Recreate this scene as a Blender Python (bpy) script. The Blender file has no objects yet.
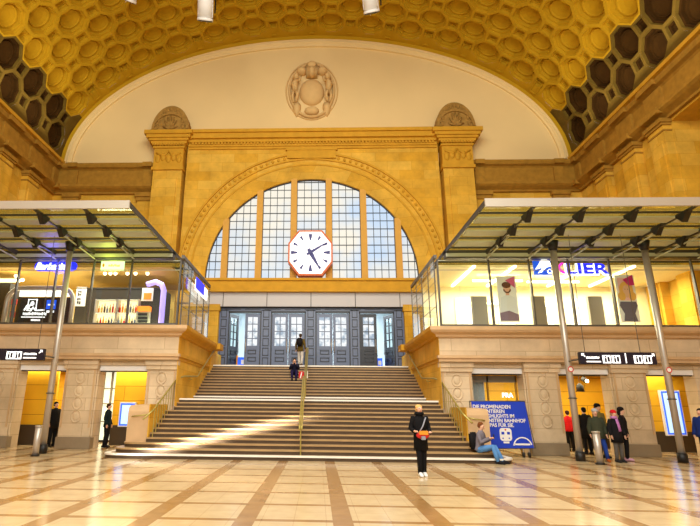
import bpy, bmesh, math, random
from mathutils import Vector, Matrix
random.seed(7)
PI = math.pi
C = bpy.context.scene.collection
sc = bpy.context.scene

# ------------------------------------------------------------------ helpers
def srgb(r, g, b):
    f = lambda c: (c/255/12.92) if c/255 <= .04045 else ((c/255+.055)/1.055)**2.4
    return (f(r), f(g), f(b), 1)

class G:
    """collects geometry with material slots, becomes ONE mesh object"""
    def __init__(s): s.v = []; s.f = []; s.m = []; s.sm = []; s.k = 0; s.smooth = False
    def add(s, vs, fs):
        b = len(s.v); s.v += [tuple(p) for p in vs]
        for f in fs: s.f.append(tuple(b+i for i in f)); s.m.append(s.k); s.sm.append(s.smooth)
        return s
    def box(s, x0, x1, y0, y1, z0, z1):
        x0, x1 = min(x0, x1), max(x0, x1); y0, y1 = min(y0, y1), max(y0, y1); z0, z1 = min(z0, z1), max(z0, z1)
        v = [(x, y, z) for z in (z0, z1) for y in (y0, y1) for x in (x0, x1)]
        return s.add(v, [(0, 2, 3, 1), (4, 5, 7, 6), (0, 1, 5, 4), (2, 6, 7, 3), (0, 4, 6, 2), (1, 3, 7, 5)])
    def cbox(s, c, d): return s.box(c[0]-d[0]/2, c[0]+d[0]/2, c[1]-d[1]/2, c[1]+d[1]/2, c[2]-d[2]/2, c[2]+d[2]/2)
    def bevbox(s, x0, x1, y0, y1, z0, z1, b=.02):
        # box with chamfered edges
        bm = bmesh.new(); bmesh.ops.create_cube(bm, size=1)
        for v in bm.verts: v.co = Vector(((x0+x1)/2+v.co.x*abs(x1-x0), (y0+y1)/2+v.co.y*abs(y1-y0), (z0+z1)/2+v.co.z*abs(z1-z0)))
        bmesh.ops.bevel(bm, geom=bm.edges[:], offset=b, segments=2, affect='EDGES')
        bm.verts.index_update()
        s.add([v.co[:] for v in bm.verts], [[v.index for v in f.verts] for f in bm.faces]); bm.free(); return s
    def tube(s, pts, r, n=10, cap=True, r2=None):
        pts = [Vector(p) for p in pts]; m = len(pts); up = Vector((0, 0, 1)); vs = []
        rr = r if isinstance(r, (list, tuple)) else [r]*m
        pu = None
        for i, p in enumerate(pts):
            t = (pts[min(i+1, m-1)]-pts[max(i-1, 0)]).normalized()
            a = t.cross(up if abs(t.z) < .95 else Vector((0, 1, 0))) if pu is None else pu - t*pu.dot(t)
            a.normalize(); pu = a; b = t.cross(a)
            ra, rb = rr[i] if isinstance(rr[i], (list, tuple)) else (rr[i], rr[i])
            for k in range(n):
                q = 2*PI*k/n; vs.append(p+a*math.cos(q)*ra+b*math.sin(q)*rb)
        fs = [(i*n+k, i*n+(k+1) % n, (i+1)*n+(k+1) % n, (i+1)*n+k) for i in range(m-1) for k in range(n)]
        if cap: fs += [tuple(reversed(range(n))), tuple(range((m-1)*n, m*n))]
        return s.add(vs, fs)
    def loft(s, secs, n=14):
        # secs: (cx,cy,cz,rx,ry) stacked along z-ish; ellipses in xy
        vs = []
        for (cx, cy, cz, rx, ry) in secs:
            for k in range(n):
                q = 2*PI*k/n; vs.append((cx+rx*math.cos(q), cy+ry*math.sin(q), cz))
        m = len(secs)
        fs = [(i*n+k, i*n+(k+1) % n, (i+1)*n+(k+1) % n, (i+1)*n+k) for i in range(m-1) for k in range(n)]
        fs += [tuple(reversed(range(n))), tuple(range((m-1)*n, m*n))]
        return s.add(vs, fs)
    def ball(s, c, r, n=12, m=8):
        rx, ry, rz = r if isinstance(r, (list, tuple)) else (r, r, r)
        vs = [(c[0], c[1], c[2]-rz)]
        for i in range(1, m):
            a = -PI/2+PI*i/m
            for k in range(n):
                q = 2*PI*k/n; vs.append((c[0]+rx*math.cos(a)*math.cos(q), c[1]+ry*math.cos(a)*math.sin(q), c[2]+rz*math.sin(a)))
        vs.append((c[0], c[1], c[2]+rz)); t = len(vs)-1
        fs = [(0, 1+(k+1) % n, 1+k) for k in range(n)]
        for i in range(m-2):
            for k in range(n): fs.append((1+i*n+k, 1+i*n+(k+1) % n, 1+(i+1)*n+(k+1) % n, 1+(i+1)*n+k))
        fs += [(1+(m-2)*n+k, 1+(m-2)*n+(k+1) % n, t) for k in range(n)]
        return s.add(vs, fs)
    def prismY(s, poly, y0, y1):
        n = len(poly); vs = [(x, y0, z) for x, z in poly]+[(x, y1, z) for x, z in poly]
        fs = [tuple(range(n)), tuple(reversed(range(n, 2*n)))]+[(i, i+n, (i+1) % n+n, (i+1) % n) for i in range(n)]
        return s.add(vs, fs)
    def prismX(s, poly, x0, x1):
        n = len(poly); vs = [(x0, y, z) for y, z in poly]+[(x1, y, z) for y, z in poly]
        fs = [tuple(range(n)), tuple(reversed(range(n, 2*n)))]+[(i, i+n, (i+1) % n+n, (i+1) % n) for i in range(n)]
        return s.add(vs, fs)
    def prismZ(s, poly, z0, z1):
        n = len(poly); vs = [(x, y, z0) for x, y in poly]+[(x, y, z1) for x, y in poly]
        fs = [tuple(reversed(range(n))), tuple(range(n, 2*n))]+[(i, (i+1) % n, (i+1) % n+n, i+n) for i in range(n)]
        return s.add(vs, fs)
    def ringY(s, cx, cz, r0, r1, y0, y1, a0=0, a1=PI, n=48):
        # arch ring (semi-annulus) extruded in y
        vs = []
        for i in range(n+1):
            a = a0+(a1-a0)*i/n
            for r, y in ((r0, y0), (r1, y0), (r1, y1), (r0, y1)): vs.append((cx+r*math.cos(a), y, cz+r*math.sin(a)))
        fs = []
        for i in range(n):
            for k in range(4): fs.append((i*4+k, i*4+(k+1) % 4, (i+1)*4+(k+1) % 4, (i+1)*4+k))
        fs += [(0, 1, 2, 3), (n*4+3, n*4+2, n*4+1, n*4)]
        return s.add(vs, fs)
    def build(s, name, mats, parent=None):
        me = bpy.data.meshes.new(name); me.from_pydata(s.v, [], s.f)
        if not isinstance(mats, (list, tuple)): mats = [mats]
        for m in mats: me.materials.append(m)
        me.polygons.foreach_set('material_index', s.m); me.polygons.foreach_set('use_smooth', s.sm)
        me.update()
        bm = bmesh.new(); bm.from_mesh(me); bmesh.ops.recalc_face_normals(bm, faces=bm.faces); bm.to_mesh(me); bm.free()
        o = bpy.data.objects.new(name, me); C.objects.link(o)
        if parent is not None:
            o.parent = parent; o.matrix_parent_inverse = parent.matrix_world.inverted() if False else Matrix.Translation(-parent.location) if parent.type == 'EMPTY' and parent.parent is None else Matrix()
        return o

def thing(name, label, cat, loc=(0, 0, 0), group=None):
    o = bpy.data.objects.new(name, None); C.objects.link(o); o.location = loc; o.empty_display_size = .1
    o['label'] = label; o['category'] = cat
    if group: o['group'] = group
    return o
def tag(o, label, cat, group=None, kind=None):
    o['label'] = label; o['category'] = cat
    if group: o['group'] = group
    if kind: o['kind'] = kind
    return o
def struct(o): o['kind'] = 'structure'; return o
def copy_tree(o, parent=None):
    c = o.copy(); C.objects.link(c)
    if parent: c.parent = parent
    for ch in o.children: copy_tree(ch, c)
    return c

# ------------------------------------------------------------------ camera maths (pixel of the 700x526 frame -> point at a real depth)
CX, CZ, F = 0.41, 1.62, 501.1
YAW, PITCH, ROLL = math.radians(-2.276), math.radians(15.524), math.radians(.6006)
PX, PY = 298.73, 268.82
def ray(x, y):
    u, v = x-PX, y-PY
    c, s = math.cos(ROLL), math.sin(ROLL); u, v = c*u+s*v, -s*u+c*v
    d = [u, F, -v]
    c, s = math.cos(PITCH), math.sin(PITCH); d[1], d[2] = c*d[1]-s*d[2], s*d[1]+c*d[2]
    c, s = math.cos(YAW), math.sin(YAW); d[0], d[1] = c*d[0]+s*d[1], -s*d[0]+c*d[1]
    return Vector(d)
def at(x, y, X=None, Y=None, Z=None):
    d = ray(x, y); t = (X-CX)/d[0] if X is not None else Y/d[1] if Y is not None else (Z-CZ)/d[2]
    return Vector((CX, 0, CZ))+d*t
cam_d = bpy.data.cameras.new('camera'); cam = bpy.data.objects.new('camera', cam_d); C.objects.link(cam); sc.camera = cam
R = Matrix.Rotation(-YAW, 4, 'Z') @ Matrix.Rotation(PITCH, 4, 'X') @ Matrix.Rotation(PI/2, 4, 'X') @ Matrix.Rotation(ROLL, 4, 'Z')
cam.matrix_world = Matrix.Translation((CX, 0, CZ)) @ R
cam_d.sensor_width = 36; cam_d.lens = F*36/700; cam_d.shift_x = (350-PX)/700; cam_d.shift_y = (PY-263)/700
cam_d.clip_end = 300

# ------------------------------------------------------------------ materials
def newmat(name):
    m = bpy.data.materials.new(name); m.use_nodes = True; nt = m.node_tree; return m, nt, nt.nodes['Principled BSDF']
def plain(name, col, rough=.6, metal=0, spec=.5, noise=0, scale=3):
    m, nt, b = newmat(name); b.inputs['Base Color'].default_value = col; b.inputs['Roughness'].default_value = rough
    b.inputs['Metallic'].default_value = metal; b.inputs['Specular IOR Level'].default_value = spec
    if noise:
        tc = nt.nodes.new('ShaderNodeTexCoord'); n = nt.nodes.new('ShaderNodeTexNoise'); n.inputs['Scale'].default_value = scale; n.inputs['Detail'].default_value = 5
        mx = nt.nodes.new('ShaderNodeMix'); mx.data_type = 'RGBA'
        mx.inputs[6].default_value = tuple(c*(1-noise) for c in col[:3])+(1,); mx.inputs[7].default_value = tuple(min(1, c*(1+noise)) for c in col[:3])+(1,)
        nt.links.new(tc.outputs['Object'], n.inputs['Vector']); nt.links.new(n.outputs['Fac'], mx.inputs[0]); nt.links.new(mx.outputs[2], b.inputs['Base Color'])
    return m
def emit(name, col, st):
    m, nt, b = newmat(name); b.inputs['Base Color'].default_value = col; b.inputs['Emission Color'].default_value = col; b.inputs['Emission Strength'].default_value = st; return m
def glass(name, tint=(1, 1, 1, 1), rough=0.0, trans=.88, gloss_col=(1, 1, 1, 1), milk=None):
    m = bpy.data.materials.new(name); m.use_nodes = True; nt = m.node_tree; nt.nodes.clear()
    out = nt.nodes.new('ShaderNodeOutputMaterial'); mx = nt.nodes.new('ShaderNodeMixShader'); t = nt.nodes.new('ShaderNodeBsdfTransparent'); g = nt.nodes.new('ShaderNodeBsdfGlossy')
    fr = nt.nodes.new('ShaderNodeFresnel'); fr.inputs['IOR'].default_value = 1.45
    ad = nt.nodes.new('ShaderNodeMath'); ad.operation = 'MULTIPLY_ADD'; ad.inputs[1].default_value = 1.0; ad.inputs[2].default_value = 1-trans-.04
    nt.links.new(fr.outputs[0], ad.inputs[0])
    ge = nt.nodes.new('ShaderNodeNewGeometry'); iv = nt.nodes.new('ShaderNodeMath'); iv.operation = 'SUBTRACT'; iv.inputs[0].default_value = 1; nt.links.new(ge.outputs['Backfacing'], iv.inputs[1])
    mu = nt.nodes.new('ShaderNodeMath'); mu.operation = 'MULTIPLY'; nt.links.new(ad.outputs[0], mu.inputs[0]); nt.links.new(iv.outputs[0], mu.inputs[1]); nt.links.new(mu.outputs[0], mx.inputs[0])
    t.inputs[0].default_value = tint; g.inputs[0].default_value = gloss_col; g.inputs['Roughness'].default_value = rough
    if milk:
        tl = nt.nodes.new('ShaderNodeBsdfTranslucent'); tl.inputs[0].default_value = milk[0]; m2 = nt.nodes.new('ShaderNodeMixShader'); m2.inputs[0].default_value = milk[1]
        nt.links.new(t.outputs[0], m2.inputs[1]); nt.links.new(tl.outputs[0], m2.inputs[2]); nt.links.new(m2.outputs[0], mx.inputs[1])
    else: nt.links.new(t.outputs[0], mx.inputs[1])
    nt.links.new(g.outputs[0], mx.inputs[2]); nt.links.new(mx.outputs[0], out.inputs[0]); return m
def stone(name, c1, c2, mortar, w=1.3, h=.55, rough=.75, msize=.012, stain=.25, bump=.15):
    """ashlar masonry: blocks in (x+y, z)"""
    m, nt, b = newmat(name); N = nt.nodes.new; L = nt.links.new
    tc = N('ShaderNodeTexCoord'); sp = N('ShaderNodeSeparateXYZ'); L(tc.outputs['Object'], sp.inputs[0])
    ad = N('ShaderNodeMath'); L(sp.outputs[0], ad.inputs[0]); L(sp.outputs[1], ad.inputs[1])
    cb = N('ShaderNodeCombineXYZ'); L(ad.outputs[0], cb.inputs[0]); L(sp.outputs[2], cb.inputs[1])
    br = N('ShaderNodeTexBrick'); br.inputs['Scale'].default_value = 1; br.inputs['Brick Width'].default_value = w; br.inputs['Row Height'].default_value = h
    br.inputs['Mortar Size'].default_value = msize; br.inputs['Mortar Smooth'].default_value = .3
    br.inputs['Color1'].default_value = c1; br.inputs['Color2'].default_value = c2; br.inputs['Mortar'].default_value = mortar; L(cb.outputs[0], br.inputs['Vector'])
    n = N('ShaderNodeTexNoise'); n.inputs['Scale'].default_value = .9; n.inputs['Detail'].default_value = 6; n.inputs['Roughness'].default_value = .65; L(tc.outputs['Object'], n.inputs['Vector'])
    rp = N('ShaderNodeMapRange'); rp.inputs[1].default_value = .3; rp.inputs[2].default_value = .7; rp.inputs[3].default_value = 1-stain; rp.inputs[4].default_value = 1+stain*.6; L(n.outputs['Fac'], rp.inputs[0])
    mx = N('ShaderNodeVectorMath'); mx.operation = 'SCALE'; L(br.outputs['Color'], mx.inputs[0]); L(rp.outputs[0], mx.inputs['Scale']); L(mx.outputs[0], b.inputs['Base Color'])
    n2 = N('ShaderNodeTexNoise'); n2.inputs['Scale'].default_value = 25; n2.inputs['Detail'].default_value = 4; L(tc.outputs['Object'], n2.inputs['Vector'])
    bp = N('ShaderNodeBump'); bp.inputs['Strength'].default_value = bump; bp.inputs['Distance'].default_value = .03; L(n2.outputs['Fac'], bp.inputs['Height']); L(bp.outputs[0], b.inputs['Normal'])
    b.inputs['Roughness'].default_value = rough; b.inputs['Specular IOR Level'].default_value = .25
    return m

M = {}
M['gold'] = stone('golden_sandstone', srgb(216, 162, 42), srgb(226, 180, 70), srgb(196, 142, 36), 1.5, .62, msize=.008)
M['goldplain'] = plain('golden_moulding', srgb(206, 154, 42), .7, noise=.22, scale=2.2, spec=.2)
M['golddark'] = plain('weathered_moulding', srgb(166, 122, 42), .8, noise=.4, scale=3, spec=.2)
M['pink'] = stone('pink_sandstone', srgb(210, 186, 152), srgb(222, 200, 166), srgb(186, 160, 126), 1.9, .48, stain=.2)
M['pinkplain'] = plain('pink_sandstone_moulding', srgb(206, 172, 130), .7, noise=.18, scale=2.5, spec=.25)
M['greystone'] = plain('grey_plinth_stone', srgb(140, 122, 96), .6, noise=.15, scale=4)
M['plaster'] = plain('cream_plaster', srgb(240, 212, 152), .85, noise=.08, scale=.35, spec=.1)
M['vault'] = plain('ochre_vault_plaster', srgb(190, 148, 24), .8, noise=.12, scale=.8, spec=.15)
M['vaultdk'] = plain('dark_olive_rib', srgb(104, 82, 30), .85, noise=.3, scale=2, spec=.1)
M['vaultblk'] = plain('dark_brown_coffer', srgb(58, 36, 8), .9, noise=.4, scale=2, spec=.1)  # lowest coffer rows are coloured darker, ribs olive and insets brown
M['relief'] = plain('pale_relief_plaster', srgb(226, 190, 128), .8, noise=.1, scale=3, spec=.15)
M['crown'] = plain('carved_dark_stone', srgb(164, 126, 62), .85, noise=.5, scale=5, spec=.15)
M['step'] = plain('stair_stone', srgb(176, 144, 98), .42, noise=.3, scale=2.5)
M['riser'] = plain('shaded_riser_stone', srgb(78, 58, 36), .65, noise=.35, scale=3)  # stair stone darkened: the shade on the risers is put into the colour
M['nosing'] = plain('white_stair_nosing', srgb(245, 240, 228), .4)
M['steel'] = plain('brushed_steel', srgb(196, 188, 178), .38, .55)
M['steeldk'] = plain('grey_painted_steel', srgb(96, 92, 84), .45, .4)
M['black'] = plain('black_metal', srgb(24, 22, 20), .5)
M['fascia'] = plain('aluminium_fascia', srgb(186, 176, 160), .4, .3)
M['slat'] = plain('grey_green_louvre', srgb(176, 180, 156), .5)
M['beam'] = plain('dark_canopy_beam', srgb(62, 56, 44), .5, .2)
M['glass'] = glass('clear_glass', (.97, 1, .98, 1), 0, .955)
M['roofglass'] = glass('canopy_glass', (.84, .86, .66, 1), .08, .93, milk=(srgb(170, 160, 90), .22))
M['brass'] = plain('brass_rail', srgb(186, 172, 96), .35, .6)
M['door'] = plain('slate_blue_door_paint', srgb(98, 110, 138), .35, noise=.12, scale=6)
M['doordk'] = plain('dark_door_frame', srgb(38, 40, 48), .4)
M['panel'] = plain('grey_cladding_panel', srgb(196, 192, 190), .5)
M['seam'] = plain('panel_seam', srgb(50, 46, 40), .7)
M['white'] = plain('white_paint', srgb(240, 238, 234), .5)
M['yellow'] = stone('yellow_passage_panels', srgb(232, 176, 34), srgb(236, 182, 44), srgb(176, 122, 16), 2.4, .62, .5, .014, .08, .03)
M['darkbase'] = plain('dark_brown_plinth', srgb(62, 48, 32), .5)
M['clockface'] = emit('clock_face', (1, 1, 1, 1), .9)
M['orange'] = plain('orange_clock_rim', srgb(206, 96, 10), .5)
M['navy'] = plain('navy_clock_hand', srgb(44, 44, 122), .5)
M['came'] = plain('window_lead_bar', srgb(36, 40, 46), .6)
M['winmull'] = plain('golden_window_mullion', srgb(214, 162, 66), .7, noise=.1, scale=3)
# daylight behind the big window
m, nt, b = newmat('daylit_frosted_pane')
tc = nt.nodes.new('ShaderNodeTexCoord'); n = nt.nodes.new('ShaderNodeTexNoise'); n.inputs['Scale'].default_value = .35; n.inputs['Detail'].default_value = 3
cr = nt.nodes.new('ShaderNodeValToRGB'); cr.color_ramp.elements[0].position = .35; cr.color_ramp.elements[0].color = srgb(186, 212, 240); cr.color_ramp.elements[1].position = .62; cr.color_ramp.elements[1].color = srgb(238, 232, 216)
nt.links.new(tc.outputs['Object'], n.inputs['Vector']); nt.links.new(n.outputs['Fac'], cr.inputs[0]); nt.links.new(cr.outputs[0], b.inputs['Emission Color']); b.inputs['Emission Strength'].default_value = .95
b.inputs['Base Color'].default_value = (.1, .1, .1, 1); M['pane'] = m
m, nt, b = newmat('lit_door_glass')
tc = nt.nodes.new('ShaderNodeTexCoord'); n = nt.nodes.new('ShaderNodeTexNoise'); n.inputs['Scale'].default_value = 2.2; n.inputs['Detail'].default_value = 4
cr = nt.nodes.new('ShaderNodeValToRGB'); cr.color_ramp.elements[0].position = .38; cr.color_ramp.elements[0].color = srgb(140, 166, 190); cr.color_ramp.elements[1].position = .52; cr.color_ramp.elements[1].color = srgb(240, 246, 250)
nt.links.new(tc.outputs['Object'], n.inputs['Vector']); nt.links.new(n.outputs['Fac'], cr.inputs[0]); nt.links.new(cr.outputs[0], b.inputs['Emission Color']); b.inputs['Emission Strength'].default_value = .95
b.inputs['Base Color'].default_value = (.1, .1, .1, 1); M['doorglass'] = m
M['blueneon'] = emit('blue_neon', srgb(30, 40, 250), 1.3)
M['whiteneon'] = emit('white_neon', (1, 1, 1, 1), 2.2)
M['magneon'] = emit('magenta_neon', srgb(230, 40, 190), 1.5)
M['tube'] = emit('lit_tube', srgb(255, 244, 200), 5)
M['bulb'] = emit('lit_bulb', srgb(255, 236, 190), 8)
M['signgreen'] = emit('lit_green_sign', srgb(200, 240, 190), 1.3)
M['signbg'] = plain('dark_direction_board', srgb(20, 18, 40), .4)
M['signtxt'] = emit('lit_white_lettering', (1, 1, 1, 1), 1.1)
M['blue'] = plain('blue_banner_vinyl', srgb(0, 56, 196), .6, noise=.12, scale=2)
M['bluebox'] = emit('lit_blue_panel', srgb(16, 84, 220), .9)
M['screen'] = emit('lit_advert_screen', srgb(170, 205, 250), 1.1)
M['screenblue'] = emit('lit_screen_blue', srgb(40, 90, 230), 1.0)
M['cream'] = plain('cream_shop_wall', srgb(246, 232, 184), .6, noise=.06)
M['shopyellow'] = plain('yellow_shop_wall', srgb(232, 196, 96), .6, noise=.1)
M['shopdark'] = plain('dark_shop_wall', srgb(32, 26, 18), .6)
M['shopceil'] = plain('olive_shop_ceiling', srgb(190, 150, 74), .7)
M['greypanel'] = plain('grey_partition', srgb(140, 132, 118), .6)
M['skin'] = plain('skin', srgb(226, 176, 146), .55)
M['lips'] = plain('lips', srgb(170, 80, 76), .5)
M['eye'] = plain('eye_dark', srgb(40, 28, 24), .3)
M['red'] = plain('red_cloth', srgb(206, 34, 34), .8)
M['orangec'] = plain('orange_cloth', srgb(236, 150, 40), .8)
M['purplelit'] = emit('lit_purple_arch', srgb(170, 150, 250), .9)
M['rose'] = plain('rose_print', srgb(216, 96, 140), .7)
M['pinkprint'] = plain('pink_print', srgb(240, 190, 190), .7)
def cloth(n, r, g, b): 
    if n not in M: M[n] = plain(n, srgb(r, g, b), .85, noise=.2, scale=14, spec=.2)
    return M[n]

# floor: polished beige slabs between brown bands
m, nt, b = newmat('polished_stone_floor'); N = nt.nodes.new; L = nt.links.new
tc = N('ShaderNodeTexCoord'); sp = N('ShaderNodeSeparateXYZ'); L(tc.outputs['Object'], sp.inputs[0])
def band(axis, period, off, width):
    a = N('ShaderNodeMath'); a.operation = 'ADD'; a.inputs[1].default_value = -off+period*100+width/2; L(sp.outputs[axis], a.inputs[0])
    d = N('ShaderNodeMath'); d.operation = 'MODULO'; d.inputs[1].default_value = period; L(a.outputs[0], d.inputs[0])
    l = N('ShaderNodeMath'); l.operation = 'LESS_THAN'; l.inputs[1].default_value = width; L(d.outputs[0], l.inputs[0]); return l
b1 = band(0, 1.455, .78, .30); b2 = band(1, 1.27, 8.2, .16)
mxx = N('ShaderNodeMath'); mxx.operation = 'MAXIMUM'; L(b1.outputs[0], mxx.inputs[0]); L(b2.outputs[0], mxx.inputs[1])
j1 = band(0, .485, 0.05, .008); j2 = band(1, .423, 8.0, .008)
jm = N('ShaderNodeMath'); jm.operation = 'MAXIMUM'; L(j1.outputs[0], jm.inputs[0]); L(j2.outputs[0], jm.inputs[1])
n1 = N('ShaderNodeTexNoise'); n1.inputs['Scale'].default_value = 3; n1.inputs['Detail'].default_value = 8; L(tc.outputs['Object'], n1.inputs['Vector'])
def ramp(c0, c1):
    r = N('ShaderNodeMix'); r.data_type = 'RGBA'; r.inputs[6].default_value = c0; r.inputs[7].default_value = c1; L(n1.outputs['Fac'], r.inputs[0]); return r
ca = ramp(srgb(208, 180, 134), srgb(232, 208, 164)); cbn = ramp(srgb(154, 114, 66), srgb(188, 148, 94))
mm = N('ShaderNodeMix'); mm.data_type = 'RGBA'; L(mxx.outputs[0], mm.inputs[0]); L(ca.outputs[2], mm.inputs[6]); L(cbn.outputs[2], mm.inputs[7])
mj = N('ShaderNodeMix'); mj.data_type = 'RGBA'; mj.blend_type = 'MULTIPLY'; L(mm.outputs[2], mj.inputs[6]); mj.inputs[7].default_value = (.78, .7, .6, 1); L(jm.outputs[0], mj.inputs[0])
L(mj.outputs[2], b.inputs['Base Color']); b.inputs['Specular IOR Level'].default_value = .6
rr = N('ShaderNodeMapRange'); rr.inputs[3].default_value = .1; rr.inputs[4].default_value = .24; L(n1.outputs['Fac'], rr.inputs[0]); L(rr.outputs[0], b.inputs['Roughness'])
M['floor'] = m

def text(s, size, mat, parent, name, loc, depth=.02, rot=(PI/2, 0, 0), align='LEFT', shear=0, bold=0, xs=1):
    cu = bpy.data.curves.new('t', 'FONT'); cu.body = s; cu.size = size; cu.extrude = depth/2; cu.align_x = align; cu.shear = shear; cu.offset = bold; cu.resolution_u = 3
    to = bpy.data.objects.new('t', cu); C.objects.link(to); bpy.context.view_layer.update()
    me = bpy.data.meshes.new_from_object(to); bpy.data.objects.remove(to); bpy.data.curves.remove(cu)
    mat_ = Matrix.Translation(loc) @ Matrix.Rotation(rot[2], 4, 'Z') @ Matrix.Rotation(rot[0], 4, 'X') @ Matrix.Diagonal((xs, 1, 1, 1))
    me.transform(mat_); me.materials.clear(); me.materials.append(mat); me.name = name
    for p in me.polygons: p.material_index = 0
    o = bpy.data.objects.new(name, me); C.objects.link(o)
    if parent is not None:
        o.parent = parent
        if parent.type == 'EMPTY' and parent.parent is None: o.matrix_parent_inverse = Matrix.Translation(-parent.location)
    return o

def scribble(parent, x0, x1, y, z, h, mat, name='faint_lettering', vert=False):
    """writing too small to read: a row of short uneven strokes"""
    g = G(); x = x0; rnd = random.Random(int(abs(x0*97+z*31)))
    while x < x1:
        w = h*rnd.uniform(.18, .5); g.box(x, min(x+w, x1), y-.008, y, z+h*rnd.uniform(0, .2), z+h*rnd.uniform(.7, 1)); x += w+h*.16
    return g.build(name, mat, parent)
# ------------------------------------------------------------------ setting
WY = 29.54; HX = 16.84; TOP = 3.75; AY = -4.0
struct(G().box(-HX-4.5, HX+4.5, AY, 31, -.3, 0).build('floor', M['floor']))

# coffered barrel vault -------------------------------------------------
VA, VB, VZ = 16.5, 9.6, 17.0
NS = 4000; tab = [(0, 0.0)]; px, pz = VA, 0
for i in range(1, NS+1):
    t = PI*i/NS; x, z = VA*math.cos(t), VB*math.sin(t); tab.append((t, tab[-1][1]+math.hypot(x-px, z-pz))); px, pz = x, z
TL = tab[-1][1]
def vmap(s, Y, d=0):
    s = max(0, min(TL, s)); lo, hi = 0, NS
    while hi-lo > 1:
        mid = (lo+hi)//2
        if tab[mid][1] < s: lo = mid
        else: hi = mid
    f = (s-tab[lo][1])/max(1e-9, tab[hi][1]-tab[lo][1]); t = tab[lo][0]+f*(tab[hi][0]-tab[lo][0])
    nx, nz = math.cos(t)/VA, math.sin(t)/VB; l = math.hypot(nx, nz)
    return (VA*math.cos(t)+nx/l*d, Y, VZ+VB*math.sin(t)+nz/l*d)
g = G(); hs = TL/32; hy = 1.22; Y0 = 28.02; q = .293; JN = 26
octv = [(1-q, -q), (1-q, q), (q, 1-q), (-q, 1-q), (-(1-q), q), (-(1-q), -q), (-q, -(1-q)), (q, -(1-q))]
oct16 = []
for i in range(8):
    a, b_ = octv[i], octv[(i+1) % 8]; oct16 += [a, ((a[0]+b_[0])/2, (a[1]+b_[1])/2)]
def cell(poly, s0, y0, rings, mats):
    n = len(poly); vs = []; fs = []
    for (f, d, cb) in rings:
        for (u, v) in poly:
            r = math.hypot(u, v); k = 1 if cb == 0 else (1-cb)+cb*(.707/r)
            uu = u*k*f; vv = v*k*f
            vs.append(vmap(s0+uu*hs, y0-vv*hy, d))
    vs.append(vmap(s0, y0, rings[-1][1])); c = len(vs)-1
    base = len(g.v); g.v += vs
    for i in range(len(rings)-1):
        for k in range(n):
            g.f.append((base+i*n+k, base+i*n+(k+1) % n, base+(i+1)*n+(k+1) % n, base+(i+1)*n+k)); g.m.append(mats[i]); g.sm.append(False)
    for k in range(n): g.f.append((base+(len(rings)-1)*n+k, base+(len(rings)-1)*n+(k+1) % n, base+c)); g.m.append(mats[-1]); g.sm.append(False)
OR = [(1, 0, 0), (.9, 0, 0), (.885, .16, 0), (.77, .17, 0), (.755, .34, 0), (.68, .35, .5), (.66, .35, 1), (.64, .29, 1), (.60, .29, 1), (.57, .37, 1), (.3, .42, 1)]
sq = [(q, -q), (q, q), (-q, q), (-q, -q)]
SR = [(1, 0, 0), (.8, 0, 0), (.76, .16, 0), (.5, .17, 0), (.46, .26, 0)]
for i in range(0, 33):
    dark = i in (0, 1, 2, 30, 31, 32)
    for j in range(-1, JN):
        s0, y0 = i*hs, Y0-j*hy; odd = (i+j) % 2 == 1
        if odd:
            if j == -1 or i in (0, 32):
                poly = [(max(0, u) if i == 0 else min(0, u) if i == 32 else u, max(0, v) if j == -1 else v) for u, v in octv]
                pts = []
                for p in poly:
                    if not pts or math.dist(p, pts[-1]) > 1e-6: pts.append(p)
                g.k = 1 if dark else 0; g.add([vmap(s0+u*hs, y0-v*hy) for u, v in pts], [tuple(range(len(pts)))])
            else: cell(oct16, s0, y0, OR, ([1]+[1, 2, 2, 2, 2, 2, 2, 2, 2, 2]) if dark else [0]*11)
        else:
            if j == -1 or i in (0, 32):
                poly = [(max(0, u) if i == 0 else min(0, u) if i == 32 else u, max(0, v) if j == -1 else v) for u, v in sq]
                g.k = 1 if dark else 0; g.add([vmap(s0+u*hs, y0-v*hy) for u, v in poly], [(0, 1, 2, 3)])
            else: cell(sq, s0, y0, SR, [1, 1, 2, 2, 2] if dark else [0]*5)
g.k = 0
# elongated frames between the lowest and the end coffers, raised
for i in range(4, 29, 2):
    if i in (2, 30): g.k = 1
    else: g.k = 0
    for (a0, a1, e0, e1) in ((-.2, .2, -1.0, -.94), (-.2, -.14, -.94, .1), (.14, .2, -.94, .1)):
        vs = [vmap(i*hs+a*hs, Y0+hy*.0-e*hy*.8, d) for d in (0, -.07) for a, e in ((a0, e0), (a1, e0), (a1, e1), (a0, e1))]
        g.add(vs, [(0, 1, 2, 3), (4, 5, 6, 7), (0, 1, 5, 4), (1, 2, 6, 5), (2, 3, 7, 6), (3, 0, 4, 7)])
g.k = 0
# smooth end band to the wall
ys = [Y0+hy, WY]
n = 96; vs = [vmap(TL*k/n, y) for y in ys for k in range(n+1)]
g.add(vs, [(k, k+1, n+2+k, n+1+k) for k in range(n)])
struct(g.build('ceiling', [M['vault'], M['vaultdk'], M['vaultblk']]))

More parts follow.
